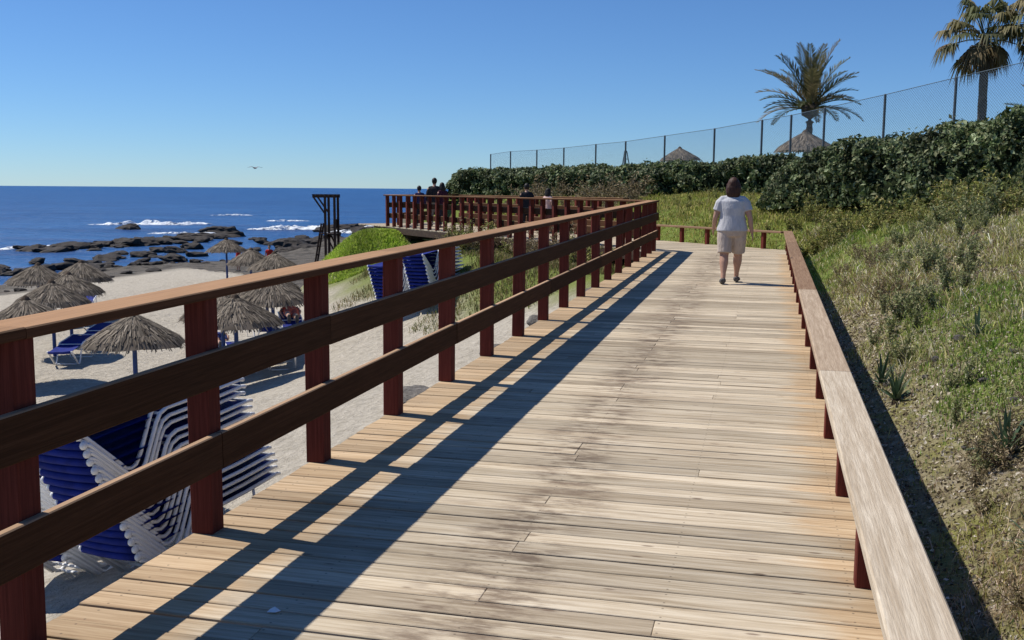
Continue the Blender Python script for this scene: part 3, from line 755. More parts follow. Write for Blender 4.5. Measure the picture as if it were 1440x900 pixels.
hedge('hedge', [(0.35, 28.3), (2.0, 26.6), (3.6, 24.9)], [1.4, 1.75, 2.1], 1.0, 19000, 0.125, HC, 'rounded dark green hedge clump above the olive hillside, below the small feather palm', lump=0.42, seed=3.0, group='hedges along the top of the slope')
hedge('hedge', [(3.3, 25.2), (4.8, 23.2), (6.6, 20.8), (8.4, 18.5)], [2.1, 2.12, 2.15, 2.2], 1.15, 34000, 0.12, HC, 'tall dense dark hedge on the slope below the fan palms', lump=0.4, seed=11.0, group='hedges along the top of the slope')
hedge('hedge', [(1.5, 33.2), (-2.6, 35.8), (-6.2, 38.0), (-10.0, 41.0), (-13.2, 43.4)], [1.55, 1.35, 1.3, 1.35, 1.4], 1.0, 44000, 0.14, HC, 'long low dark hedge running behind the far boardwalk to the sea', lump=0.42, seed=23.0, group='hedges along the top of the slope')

# weeds on the slope: a few kinds, copied
def weed_mesh(kind, seed):
    global RNG
    old = RNG; RNG = np.random.default_rng(seed)
    stems = MB(); P, Nn = [], []
    ns = {0: 9, 1: 14, 2: 11}[kind]
    for k in range(ns):
        a = RNG.uniform(0, 6.28); ln = RNG.uniform(.5, 1.0); tilt = RNG.uniform(.05, .5 if kind != 1 else .8)
        pts = []
        for j in range(6):
            t = j / 5; r = math.sin(tilt) * ln * t * (1 + .3 * t)
            p = (math.cos(a) * r, math.sin(a) * r, math.cos(tilt) * ln * t - .04); pts.append(p)
            if j > 0:
                for q in range({0: 9, 1: 6, 2: 8}[kind]):
                    P.append(np.array(p) + RNG.normal(0, .04, 3)); Nn.append((math.cos(a) * .4, math.sin(a) * .4, .8))
        stems.tube(pts, [.010 * (1 - .12 * j) for j in range(6)], 4)
    P = np.array(P); Nn = np.array(Nn)
    cols = {0: [(0.22, 0.25, 0.10), (0.32, 0.34, 0.17), (0.15, 0.18, 0.065), (0.38, 0.35, 0.18)], 1: [(0.32, 0.24, 0.13), (0.20, 0.145, 0.085), (0.42, 0.34, 0.22), (0.17, 0.15, 0.065)], 2: [(0.25, 0.27, 0.065), (0.36, 0.34, 0.10), (0.16, 0.19, 0.05), (0.44, 0.37, 0.15)]}[kind]
    V, F, c = leaf_cloud(P, Nn, RNG.uniform(.07, .15, len(P)), palette(len(P), cols), {0: .32, 1: .22, 2: .35}[kind])
    RNG = old
    return stems.mesh('stems'), fast('leaves', V, F, c)
WEED = {k: [weed_mesh(k, 100 + 10 * k + s) for s in range(3)] for k in range(3)}
for k in WEED:
    for a, b in WEED[k]: a.materials.append(M['twig']); b.materials.append(M['leaf'])
WL = {0: ('grey-green leafy weed growing on the slope', 'grey-green weeds on the slope'),
      1: ('dry brown bushy weed on the slope', 'dry brown weeds on the slope'),
      2: ('yellow-green leafy weed below the hedges', 'yellow-green weeds below the hedges')}
def weed(kind, x, y, s, label=None, group=None):
    st, lf = random.choice(WEED[kind])
    r = empty('weed_plant', (x, y, gz(x, y) - .01), (RNG.normal(0, .08), RNG.normal(0, .08), RNG.uniform(0, 6.28))); r.scale = (s, s, s * RNG.uniform(.8, 1.2))
    link('stems', st, None, r); link('leaves', lf, None, r)
    tag(r, label or WL[kind][0], 'weed', group or WL[kind][1])
rw = random.Random(5)
# grey-green drift in the middle of the slope
for k in range(40):
    y = rw.uniform(10.3, 18.5); x = 0.95 + (y - 10) * 0.13 + rw.uniform(0, 1.45) * (0.55 + (y - 10) * 0.06); weed(0, x, y, rw.uniform(.22, .46))
for k in range(9): weed(0, rw.uniform(1.02, 1.35), rw.uniform(5.0, 10.2), rw.uniform(.16, .32))
# brown brush near the lower end
for k in range(70):
    y = rw.uniform(3.6, 6.4); x = 1.12 + rw.random() * 1.0 - (6.4 - y) * 0.06; weed(1, x, y, rw.uniform(.14, .32))
for k in range(10): weed(1, rw.uniform(1.0, 1.8), rw.uniform(12, 20), rw.uniform(.25, .45))
# below the hedges
for k in range(48):
    t = rw.random(); x = 0.9 + 4.2 * t + rw.uniform(-.5, .5); y = 25.5 - 7.5 * t + rw.uniform(-2.2, .6); weed(2, x, y, rw.uniform(.4, .8))
for k in range(16):
    y = rw.uniform(18.5, 23.5); weed(0, rw.uniform(2.8, 4.6), y - 1.5, rw.uniform(.4, .7))
for k in range(44):
    t = rw.uniform(-2.5, 12); q = C0 + D2 * t + N2 * (W2 + rw.uniform(.7, 5.5)); weed(2, q.x, q.y, rw.uniform(.22, .45), 'low yellow-green tuft in the hillside grass beyond the bend', 'tufts in the hillside grass')
# bushes on the bank below the far boardwalk
DB = ('dry grey-brown bush on the bank below the far boardwalk', 'dry bushes under the far boardwalk')
for k in range(26):
    t = rw.uniform(1.2, 9.5); o = -rw.uniform(0.15, 1.2); q = C0 + D2 * t + N2 * o
    if q.x < -2.9: weed(1 if rw.random() < .7 else 2, q.x, q.y, rw.uniform(.6, 1.0), *DB)
for k in range(22):
    q = C0 + D2 * rw.uniform(8, 15.5) + N2 * (W2 + rw.uniform(.8, 3.5)); weed(1, q.x, q.y, rw.uniform(.7, 1.25), 'dry tan bush beside the railing on the landward side', 'dry bushes beside the far walkway')

def spiky_mesh(n, ln, seed, cols):
    global RNG
    old = RNG; RNG = np.random.default_rng(seed); V, F, C = [], [], []
    for k in range(n):
        a = RNG.uniform(0, 6.28); el = RNG.uniform(.35, 1.45); l = ln * RNG.uniform(.6, 1.1); w = .045 * RNG.uniform(.7, 1.2) * ln / .5
        d = np.array([math.cos(a) * math.cos(el), math.sin(a) * math.cos(el), math.sin(el)]); sd = np.array([-math.sin(a), math.cos(a), 0]); b = len(V)
        for t, ww in ((0, .8), (.35, 1.0), (.75, .6), (1.0, .05)):
            p = d * l * t - np.array([0, 0, .25 * l * t * t * math.cos(el)])
            upv = np.cross(sd, d) * w * .25 * ww
            V += [p - sd * w * ww / 2 - upv, p + upv * .6 * -1, p + sd * w * ww / 2 - upv]
        for j in range(3):
            q = b + j * 3; F += [(q, q + 1, q + 4, q + 3), (q + 1, q + 2, q + 5, q + 4)]
        C += [palette(1, cols)[0]] * 12
    RNG = old
    return fast('leaves', V, F, np.array(C))
SP = [spiky_mesh(26, .42, 300 + s, [(0.055, 0.10, 0.05), (0.09, 0.14, 0.075), (0.04, 0.075, 0.04), (0.13, 0.17, 0.10)]) for s in range(2)]
for m_ in SP: m_.materials.append(M['leaf'])
for (x, y, s, lb) in ((1.28, 5.85, .75, 'spiky blue-green rosette plant beside bare soil on the slope'), (1.16, 4.55, .55, 'spiky dark rosette plant among brown brush'),
                      (0.98, 8.0, .85, 'spiky grey-green rosette clump at the edge of the rail shadow'), (0.95, 8.75, .7, 'pale spiky rosette next to the low rail shadow'),
                      (1.62, 8.6, .6, 'small spiky plant at the edge of the green grass patch'), (1.45, 4.1, .5, 'spiky plant in brown brush at the bottom of the slope')):
    r = empty('rosette_plant', (x, y, gz(x, y)), (0, 0, rw.uniform(0, 6))); r.scale = (s, s, s)
    link('leaves', SP[rw.randrange(2)], None, r)
    link('root_crown', MB().tube([(0, 0, -.08), (0, 0, .05)], [.05, .035], 7).mesh('root_crown'), M['twig'], r)
    tag(r, lb, 'plant', 'spiky plants on the slope')

# ------------------------------------------------------------------ palms
def feather_palm(loc, trunk_h, nf, L, label):
    root = empty('palm_tree', loc); tag(root, label, 'palm tree')
    mb = MB(); pts = []; rad = []
    for k in range(15):
        t = k / 14; pts.append((.04 * math.sin(t * 2), .03 * t, trunk_h * t - .2 * (1 - t))); rad.append(.15 - .03 * t + (.018 if k % 2 else 0))
    pts += [(.04, .03, trunk_h + .08), (.04, .03, trunk_h + .35), (.04, .03, trunk_h + .6), (.04, .03, trunk_h + .85)]; rad += [.18, .33, .36, .16]
    mb.tube(pts, rad, 12); mb.build('trunk', M['trunk'], root)
    for k in range(nf):
        f = k / (nf - 1); az = k * 2.39996 + RNG.uniform(-.25, .25); el = R(84) * (1 - f) ** 1.05 + R(5) * f + RNG.normal(0, .08); ln = L * RNG.uniform(.85, 1.1) * (0.78 + .22 * math.sin(math.pi * min(1, f + .25)))
        V, F = [], []; p = Vector((0, 0, 0)); a = el; seg = 16; hor = Vector((math.cos(az), math.sin(az), 0)); side = Vector((-math.sin(az), math.cos(az), 0))
        spine = []
        for j in range(seg + 1):
            t = Vector((hor.x * math.cos(a), hor.y * math.cos(a), math.sin(a))); spine.append((p.copy(), t.copy())); p = p + t * (ln / seg); a -= (0.018 + 0.055 * (j / seg)) * (0.6 + .9 * math.cos(max(el, 0)))
        mbf = MB(); mbf.tube([q for q, t in spine], [.028 * (1 - .85 * j / seg) + .004 for j in range(seg + 1)], 4)
        V = [tuple(q) for q in mbf.v]; T = []
        for q in mbf.f:
            for i in range(1, len(q) - 1): T.append((q[0], q[i], q[i + 1]))
        nl = 38
        for j in range(nl):
            u = 0.14 + 0.86 * j / nl; i = min(int(u * seg), seg - 1); fr = u * seg - i
            pp = spine[i][0].lerp(spine[i + 1][0], fr); t = spine[i][1]; upn = side.cross(t).normalized() * -1
            if upn.z < 0: upn = -upn
            ll = ln * .19 * math.sin(math.pi * (0.12 + .84 * u)) + .06
            for sgn in (-1, 1):
                d = (t * 0.80 + side * sgn * .62 + upn * RNG.uniform(.05, .45)).normalized() ; d.z -= .12
                w = t * .034; tip = pp + d * ll; m_ = pp + d * ll * .45
                b = len(V); V += [tuple(pp), tuple(m_ + w), tuple(tip), tuple(m_ - w)]; T += [(b, b + 1, b + 2), (b, b + 2, b + 3)]
        base = [(0.10, 0.105, 0.045), (0.16, 0.14, 0.07), (0.07, 0.08, 0.032), (0.25, 0.195, 0.115)]
        if f > .75: base = [(0.21, 0.155, 0.09), (0.15, 0.12, 0.06), (0.09, 0.085, 0.04)]
        c = palette(len(V), [base[RNG.integers(0, len(base))]], .2)
        link('frond', fast('frond', V, T, c), M['leaf'], root, (.04, .03, trunk_h + .6))
    return root
def fan_palm(loc, trunk_h, nf, label, crown=1.0, lean=0.0):
    root = empty('palm_tree', loc); tag(root, label, 'palm tree')
    mb = MB(); pts = []; rad = []
    for k in range(16):
        t = k / 15; pts.append((lean * t * t, .05 * t, trunk_h * t - .2 * (1 - t))); rad.append(.13 - .03 * t + (.010 if k % 2 else 0))
    mb.tube(pts, rad, 12); mb.build('trunk', M['trunk'], root)
    top = Vector((lean, .05, trunk_h))
    for k in range(nf):
        f = k / (nf - 1); az = k * 2.39996 + RNG.uniform(-.3, .3); el = R(80) - R(128) * f ** .9 + RNG.normal(0, .1)
        pl = (.95 if f < .75 else .5) * crown * RNG.uniform(.85, 1.1); hor = Vector((math.cos(az), math.sin(az), 0)); side = Vector((-math.sin(az), math.cos(az), 0))
        d0 = hor * math.cos(el) + Vector((0, 0, math.sin(el))); p1 = d0 * pl + Vector((0, 0, -.06 * crown))
        mbf = MB(); mbf.tube([(0, 0, 0), tuple(d0 * pl * .5 + Vector((0, 0, .02))), tuple(p1)], [.02, .015, .010], 4)
        V = [tuple(q) for q in mbf.v]; T = []
        for q in mbf.f:
            for i in range(1, len(q) - 1): T.append((q[0], q[i], q[i + 1]))
        el2 = el - .35; fwd = hor * math.cos(el2) + Vector((0, 0, math.sin(el2))); nrm = side.cross(fwd)
        ns = 26; R0 = .62 * crown * RNG.uniform(.85, 1.1)
        for j in range(ns):
            a = R(-115 + 230 * j / (ns - 1)) + RNG.normal(0, .04); dd = fwd * math.cos(a) + side * math.sin(a)
            ll = R0 * (0.70 + .30 * math.cos(a * .7)) * RNG.uniform(.85, 1.1); w = side * math.cos(a) * .030 * crown - fwd * math.sin(a) * .030 * crown
            m1 = p1 + dd * ll * .55 - nrm * 0.0 + Vector((0, 0, -.03)); tip = p1 + dd * ll * .86 + Vector((0, 0, -.50 * ll * RNG.uniform(.6, 1.5) - .05))
            b = len(V); V += [tuple(p1), tuple(m1 + w), tuple(tip), tuple(m1 - w)]; T += [(b, b + 1, b + 3), (b + 1, b + 2, b + 3)]
        base = [(0.12, 0.125, 0.05), (0.19, 0.165, 0.075), (0.09, 0.10, 0.04), (0.24, 0.20, 0.10)]
        if f > .55: base = [(0.22, 0.165, 0.085), (0.13, 0.115, 0.055), (0.16, 0.115, 0.06), (0.10, 0.10, 0.045)]
        if f > .85: base = [(0.16, 0.11, 0.065), (0.10, 0.07, 0.045)]
        c = palette(len(V), [base[RNG.integers(0, len(base))]], .2)
        link('frond', fast('frond', V, T, c), M['leaf'], root, top)
    return root
feather_palm((1.45, 44.4, gz(1.45, 44.4)), 4.35 - gz(1.45, 44.4), 40, 2.75, 'small feather palm with stubby trunk standing behind a thatched parasol at the fence')
fan_palm((5.6, 30.9, gz(5.6, 30.9)), 5.75 - gz(5.6, 30.9), 38, 'fan palm with slim bare trunk rising straight above the tall hedge', 1.0, -.05)
fan_palm((7.0, 30.6, gz(7.0, 30.6)), 6.1 - gz(7.0, 30.6), 40, 'second fan palm, its crown touching the fan palm above the hedge', 1.0, .1)
feather_palm((8.35, 35.0, gz(8.35, 35.0)), 1.4, 22, 1.9, 'low feather palm half hidden behind the tall hedge')

# ------------------------------------------------------------------ fence behind the hedges
def build_fence():
    tops = [(690, 217), (718, 213), (755, 211), (793, 208), (838, 203), (880, 199), (935, 191), (1005, 181), (1072, 169), (1113, 162), (1160, 152), (1245, 133), (1345, 109), (1455, 84)]
    P0 = Vector((-15.9, 58.5)); P1 = Vector((6.6, 27.8))
    root = empty('chain_link_fence', (P0.x, P0.y, 1.6)); tag(root, 'tall chain-link fence with slim metal posts behind the hedges', 'fence')
    org = Vector(root.location); pts = []
    for px, py in tops:
        d = rt * ((px - 720) / 1440.0) + up * (-(py - 450) / 1440.0) + fw
        # plan intersection of this bearing with the fence line
        e = P1 - P0; den = d.x * e.y - d.y * e.x; s = (P0.x * e.y - P0.y * e.x) / den
        pts.append((d.x * s, d.y * s, 1.6 + d.z * s))
    TOP = [Vector(p) for p in pts]
    GZ = [p.z - 2.6 for p in TOP]
    for p, g in zip(TOP, GZ):
        l0 = Vector((p.x, p.y, min(gz(p.x, p.y), g) - .2)) - org; l1 = p - org
        c = l0
        MB().tube([(0, 0, 0), (0, 0, (l1 - l0).z), (0, 0, (l1 - l0).z + .02)], [.038, .038, .02], 8).build('post', M['metal'], root, c)
    for i in range(len(TOP) - 1):
        a, b = TOP[i] - org, TOP[i + 1] - org; mid = (a + b) / 2
        mbw = MB(); mbw.tube([a - mid, b - mid], .010, 4); mbw.build('top_wire', M['wire'], root, mid)
        ln = (Vector((b.x, b.y)) - Vector((a.x, a.y))).length; hgt = 2.5; cell = .085; nw = int(ln / cell)
        V, F = [], []
        ex = (Vector((b.x - a.x, b.y - a.y, 0))).normalized(); nrm = Vector((-ex.y, ex.x, 0))
        for sg in (-1, 1):
            k = -int(hgt / cell)
            while k <= nw:
                u0, u1 = k * cell, k * cell + hgt
                v0, v1 = 0.0, hgt
                if u0 < 0: v0 = -u0; u0 = 0
                if u1 > ln: v1 = hgt - (u1 - ln); u1 = ln
                if u1 > u0:
                    if sg < 0: ua, ub = ln - u0, ln - u1
                    else: ua, ub = u0, u1
                    za = (a.z + (b.z - a.z) * ua / ln) - hgt + v0; zb_ = (a.z + (b.z - a.z) * ub / ln) - hgt + v1
                    A_ = Vector((a.x, a.y, 0)) + ex * ua + nrm * .004 * sg; B_ = Vector((a.x, a.y, 0)) + ex * ub + nrm * .004 * sg
                    A_.z = za; B_.z = zb_; q = len(V); t = .0032
                    off = (ex * .7 - Vector((0, 0, .7)) * sg) * t
                    V += [tuple(A_ - off - mid), tuple(A_ + off - mid), tuple(B_ + off - mid), tuple(B_ - off - mid)]; F.append((q, q + 1, q + 2, q + 3))
                k += 1
        link('wire_mesh', fast('wire_mesh', V, F), M['wire'], root, mid)
build_fence()
def mast():
    x, y = -7.6, 55.6; z = gz(x, y); h = 4.2 - z
    root = empty('lattice_mast', (x, y, z)); tag(root, 'small dark lattice mast standing behind the fence', 'mast')
    tips = []
    for k in range(3):
        a = R(20 + 120 * k); MB().tube([(math.cos(a) * .55, math.sin(a) * .55, -.1), (math.cos(a) * .06, math.sin(a) * .06, h - .5)], .03, 6).build('leg', M['metal'], root)
    mb = MB()
    for t in (.35, .6, .8):
        r = .55 + (.06 - .55) * t; q = [(math.cos(R(20 + 120 * k)) * r, math.sin(R(20 + 120 * k)) * r, (h - .5) * t) for k in range(3)]
        for k in range(3): mb.tube([q[k], q[(k + 1) % 3]], .02, 5)
    mb.build('brace', M['metal'], root); MB().tube([(0, 0, h - .55), (0, 0, h)], .05, 6).build('head', M['metal'], root)
mast()

# ------------------------------------------------------------------ thatched parasols on the beach
def thatch_mesh():
    nr, na = 7, 30; V, F, C = [], [], []
    def prof(t, a): return (1.0 * t * (1 + .04 * math.sin(3 * a + 1)), 2.02 - .56 * t ** 1.1 - (.05 if t > .98 else 0))
    for i in range(nr + 1):
        for k in range(na):
            a = 2 * math.pi * k / na; r, z = prof(max(.03, i / nr), a); r *= 1 + RNG.normal(0, .02) * (i / nr); V.append((r * math.cos(a), r * math.sin(a), z + RNG.normal(0, .012)))
    for i in range(nr):
        for k in range(na):
            k2 = (k + 1) % na; q = [i * na + k, (i + 1) * na + k, (i + 1) * na + k2, i * na + k2]; F += [(q[0], q[1], q[2]), (q[0], q[2], q[3])]
    c0 = palette(len(V), [(0.13, 0.105, 0.08), (0.17, 0.14, 0.11)], .15); C = list(c0)
    for layer in range(6):
        t0 = .02 + layer * .165
        for k in range(240):
            a = RNG.uniform(0, 6.2832); r, z = prof(min(1, max(.03, t0 + RNG.uniform(-.05, .05))), a); t1 = t0 + RNG.uniform(.16, .27)
            r2, z2 = prof(min(t1, 1.04), a); z2 -= max(0, t1 - 1) * .5 + RNG.uniform(0, .03); w = RNG.uniform(.007, .024); b = len(V); a2 = a + RNG.normal(0, .05)
            ca, sa = math.cos(a), math.sin(a); lift = RNG.uniform(.015, .05)
            V += [(r * ca - sa * w, r * sa + ca * w, z + lift * .4), (r * ca + sa * w, r * sa - ca * w, z + lift * .4), (r2 * math.cos(a2) + sa * w * .5, r2 * math.sin(a2) - ca * w * .5, z2 + lift), (r2 * math.cos(a2) - sa * w * .5, r2 * math.sin(a2) + ca * w * .5, z2 + lift)]
            F += [(b, b + 1, b + 2), (b, b + 2, b + 3)]
            cc = palette(1, [(0.23, 0.19, 0.145), (0.16, 0.135, 0.105), (0.31, 0.26, 0.20), (0.10, 0.082, 0.066)], .15)[0]; C += [cc] * 4
    return fast('thatch', V, F, np.array(C))
TH = [thatch_mesh() for k in range(2)]
PL = MB().tube([(0, 0, -.3), (0, 0, 1.0), (0, 0, 1.96)], [.05, .048, .04], 9).mesh('pole')
CAPM = MB().tube([(0, 0, 1.93), (0, 0, 1.99), (0, 0, 2.06), (0, 0, 2.10)], [.11, .12, .07, .02], 9).mesh('cap')
RIBM = MB()
for k in range(8):
    a = k * math.pi / 4; RIBM.tube([(.05 * math.cos(a), .05 * math.sin(a), 1.90), (.95 * math.cos(a), .95 * math.sin(a), 1.42)], .016, 5)
RIBM = RIBM.mesh('rib_frame')
def parasol(x, y, z, lb, s=1.0, pole='bluepole', group='thatched parasols on the beach', tilt=0.02):
    r = empty('thatched_parasol', (x, y, z), (RNG.normal(0, tilt), RNG.normal(0, tilt), RNG.uniform(0, 6.28))); r.scale = (s, s, s)
    th_ = link('thatch', random.choice(TH), M['straw'], r); link('cap', CAPM, M['trunk'], th_); link('rib_frame', RIBM, M['trunk'], r)
    o = link('pole', PL, None, r)
    o.data = PL if pole == 'bluepole' else PL2
    tag(r, lb, 'parasol', group); return r
PL.materials.append(M['bluepole']); PL2 = PL.copy(); PL2.materials.clear(); PL2.materials.append(M['trunk'])
for gl, spots in (('thatched parasol in the tight cluster near the stony shore', ((-16.6, 20.2), (-18.7, 23.7), (-22.6, 30.1), (-19.9, 26.0), (-23.4, 29.0))),
                  ('thatched parasol standing in the sand just behind the lounger stacks', ((-12.4, 18.1),)),
                  ('thatched parasol shading loungers on the sand toward the green mound', ((-11.1, 19.9), (-12.2, 23.8), (-13.6, 26.2), (-12.4, 21.6))),
                  ('thatched parasol in the open row near the lifeguard tower', ((-25.3, 44.6), (-20.7, 38.4), (-18.2, 35.7)))):
    for (x, y) in spots: parasol(x, y, gz(x, y), gl, group=gl.replace('parasol', 'parasols', 1))
parasol(1.30, 42.2, 3.98 - 2.50, 'thatched parasol behind the fence in front of the feather palm', 1.2, 'trunk', None)
parasol(-4.3, 51.2, 3.72 - 2.08, 'lone thatched parasol top showing above the long low hedge', 1.0, 'trunk', None)

# ------------------------------------------------------------------ sun loungers
LP = [(0.0, 0.42), (0.06, 0.40), (0.44, 0.09), (0.50, 0.035), (0.56, 0.02), (0.62, 0.04), (0.68, 0.12), (0.82, 0.42), (0.87, 0.49), (0.96, 0.525), (1.50, 0.55), (2.0, 0.59), (2.05, 0.58)]
def lounger_meshes():
    fr = MB()
    for dx in (-.29, .29):
        fr.tube([(dx, s, h) for s, h in LP], .0185, 8, ref=(1, 0, 0))
        fr.tube([(dx * 1.0, s + .02, h - .046) for s, h in LP[:3]], .017, 6, ref=(1, 0, 0))
    for s, h in (LP[4], LP[8], LP[11]): fr.tube([(-.29, s, h), (.29, s, h)], .014, 6)
    sl = MB(); n = 22; pts = []
    P = [Vector((0, s, h)) for s, h in [(0.0, 0.42), (0.88, 0.485), (0.97, 0.525), (1.50, 0.55), (2.0, 0.59)]]
    V = []
    for i, p in enumerate(P):
        for dx in (-.272, -.1, .1, .272): V.append((dx, p.y, p.z - (.02 if abs(dx) < .2 else 0)))
    F = [(i * 4 + k, i * 4 + k + 1, i * 4 + k + 5, i * 4 + k + 4) for i in range(len(P) - 1) for k in range(3)]
    b = len(V); V += [(x, y, z - .008) for x, y, z in V]; F += [tuple(b + q for q in reversed(f)) for f in F]
    sl.add(V, F)
    roll = MB().tube([(-.272, -.005, .41), (-.1, -.012, .403), (.1, -.012, .403), (.272, -.005, .41)], .036, 10)
    ends = MB().ball((0, -.004, .412), (.026, .036, .034), 8, 6)
    leg = MB().tube([(-.29, 1.6, .555), (-.28, 1.72, .02), (.28, 1.72, .02), (.29, 1.6, .555)], .015, 6, ref=(0, 1, .2))
    return fr.mesh('frame'), sl.mesh('sling'), roll.mesh('sling_end'), ends.mesh('end_cap'), leg.mesh('leg')
LM = lounger_meshes()
for me, mt in zip(LM, ('white', 'blue', 'blue', 'white', 'white')): me.materials.append(M[mt]); me.polygons.foreach_set('use_smooth', np.ones(len(me.polygons), dtype=bool))
def lounger(loc, rz, label, group, leg=True, tilt=0.0):
    r = empty('sun_lounger', loc, (tilt, 0, rz)); made = {}
    for nm, me in zip(('frame', 'sling', 'sling_end', 'end_cap', 'leg'), LM):
        if nm == 'leg' and not leg: continue
        if nm == 'end_cap':
            for dx in (-.29, .29): link(nm, me, None, made['frame'], (dx, 0, 0))
        else: made[nm] = link(nm, me, None, made['sling'] if nm == 'sling_end' else r)
    return tag(r, label, 'sun lounger', group)
ORD = ('lowest', 'second', 'third', 'fourth', 'fifth', 'sixth', 'seventh', 'eighth', 'ninth', 'tenth', 'eleventh', 'twelfth', 'thirteenth', 'fourteenth', 'fifteenth', 'sixteenth', 'seventeenth', 'eighteenth', 'nineteenth', 'twentieth', 'twenty-first', 'twenty-second')
def stack(x, y, yaw, n, dz, lean, lat, where, group):
    d = Vector((-math.sin(yaw), math.cos(yaw))); sd = Vector((d.y, -d.x)); z = gz(x, y) - .02
    for k in range(n):
        q = Vector((x, y)) - d * lean * k - sd * lat * k
        lb = ('topmost' if k == n - 1 else ORD[k] + (' lowest' if k else '')) + ' blue and white lounger in the stack ' + where
        lounger((q.x + RNG.normal(0, .006), q.y, z + dz * k), yaw + RNG.normal(0, .008), lb, group, leg=(k == 0))
stack(-5.20, 7.15, R(-7), 16, .073, .030, .009, 'beside the railing', 'loungers stacked beside the railing')
stack(-6.15, 7.45, R(-5), 13, .073, .030, .009, 'one row seaward of the railing stack', 'loungers stacked beside the railing')
stack(-8.15, 23.7, R(-8), 13, .09, .03, .008, 'before the bank', 'loungers stacked in front of the bank')
stack(-9.25, 24.2, R(-10), 12, .09, .03, .008, 'seaward of the bank', 'loungers stacked in front of the bank')
OG = ('blue and white sun lounger set out on the sand under a parasol', 'loungers set out on the beach')
OPEN = [(-12.9, 22.6, R(40)), (-11.6, 21.2, R(35)), (-12.2, 24.9, R(30)), (-13.3, 25.7, R(40)), (-18.3, 24.6, R(20)), (-20.9, 28.2, R(25)), (-12.0, 17.6, R(15)), (-14.4, 24.2, R(30)), (-10.6, 21.0, R(25)), (-17.3, 22.1, R(20)), (-23.4, 31.2, R(30))]
for (x, y, a) in OPEN: lounger((x, y, gz(x, y)), a, *OG)

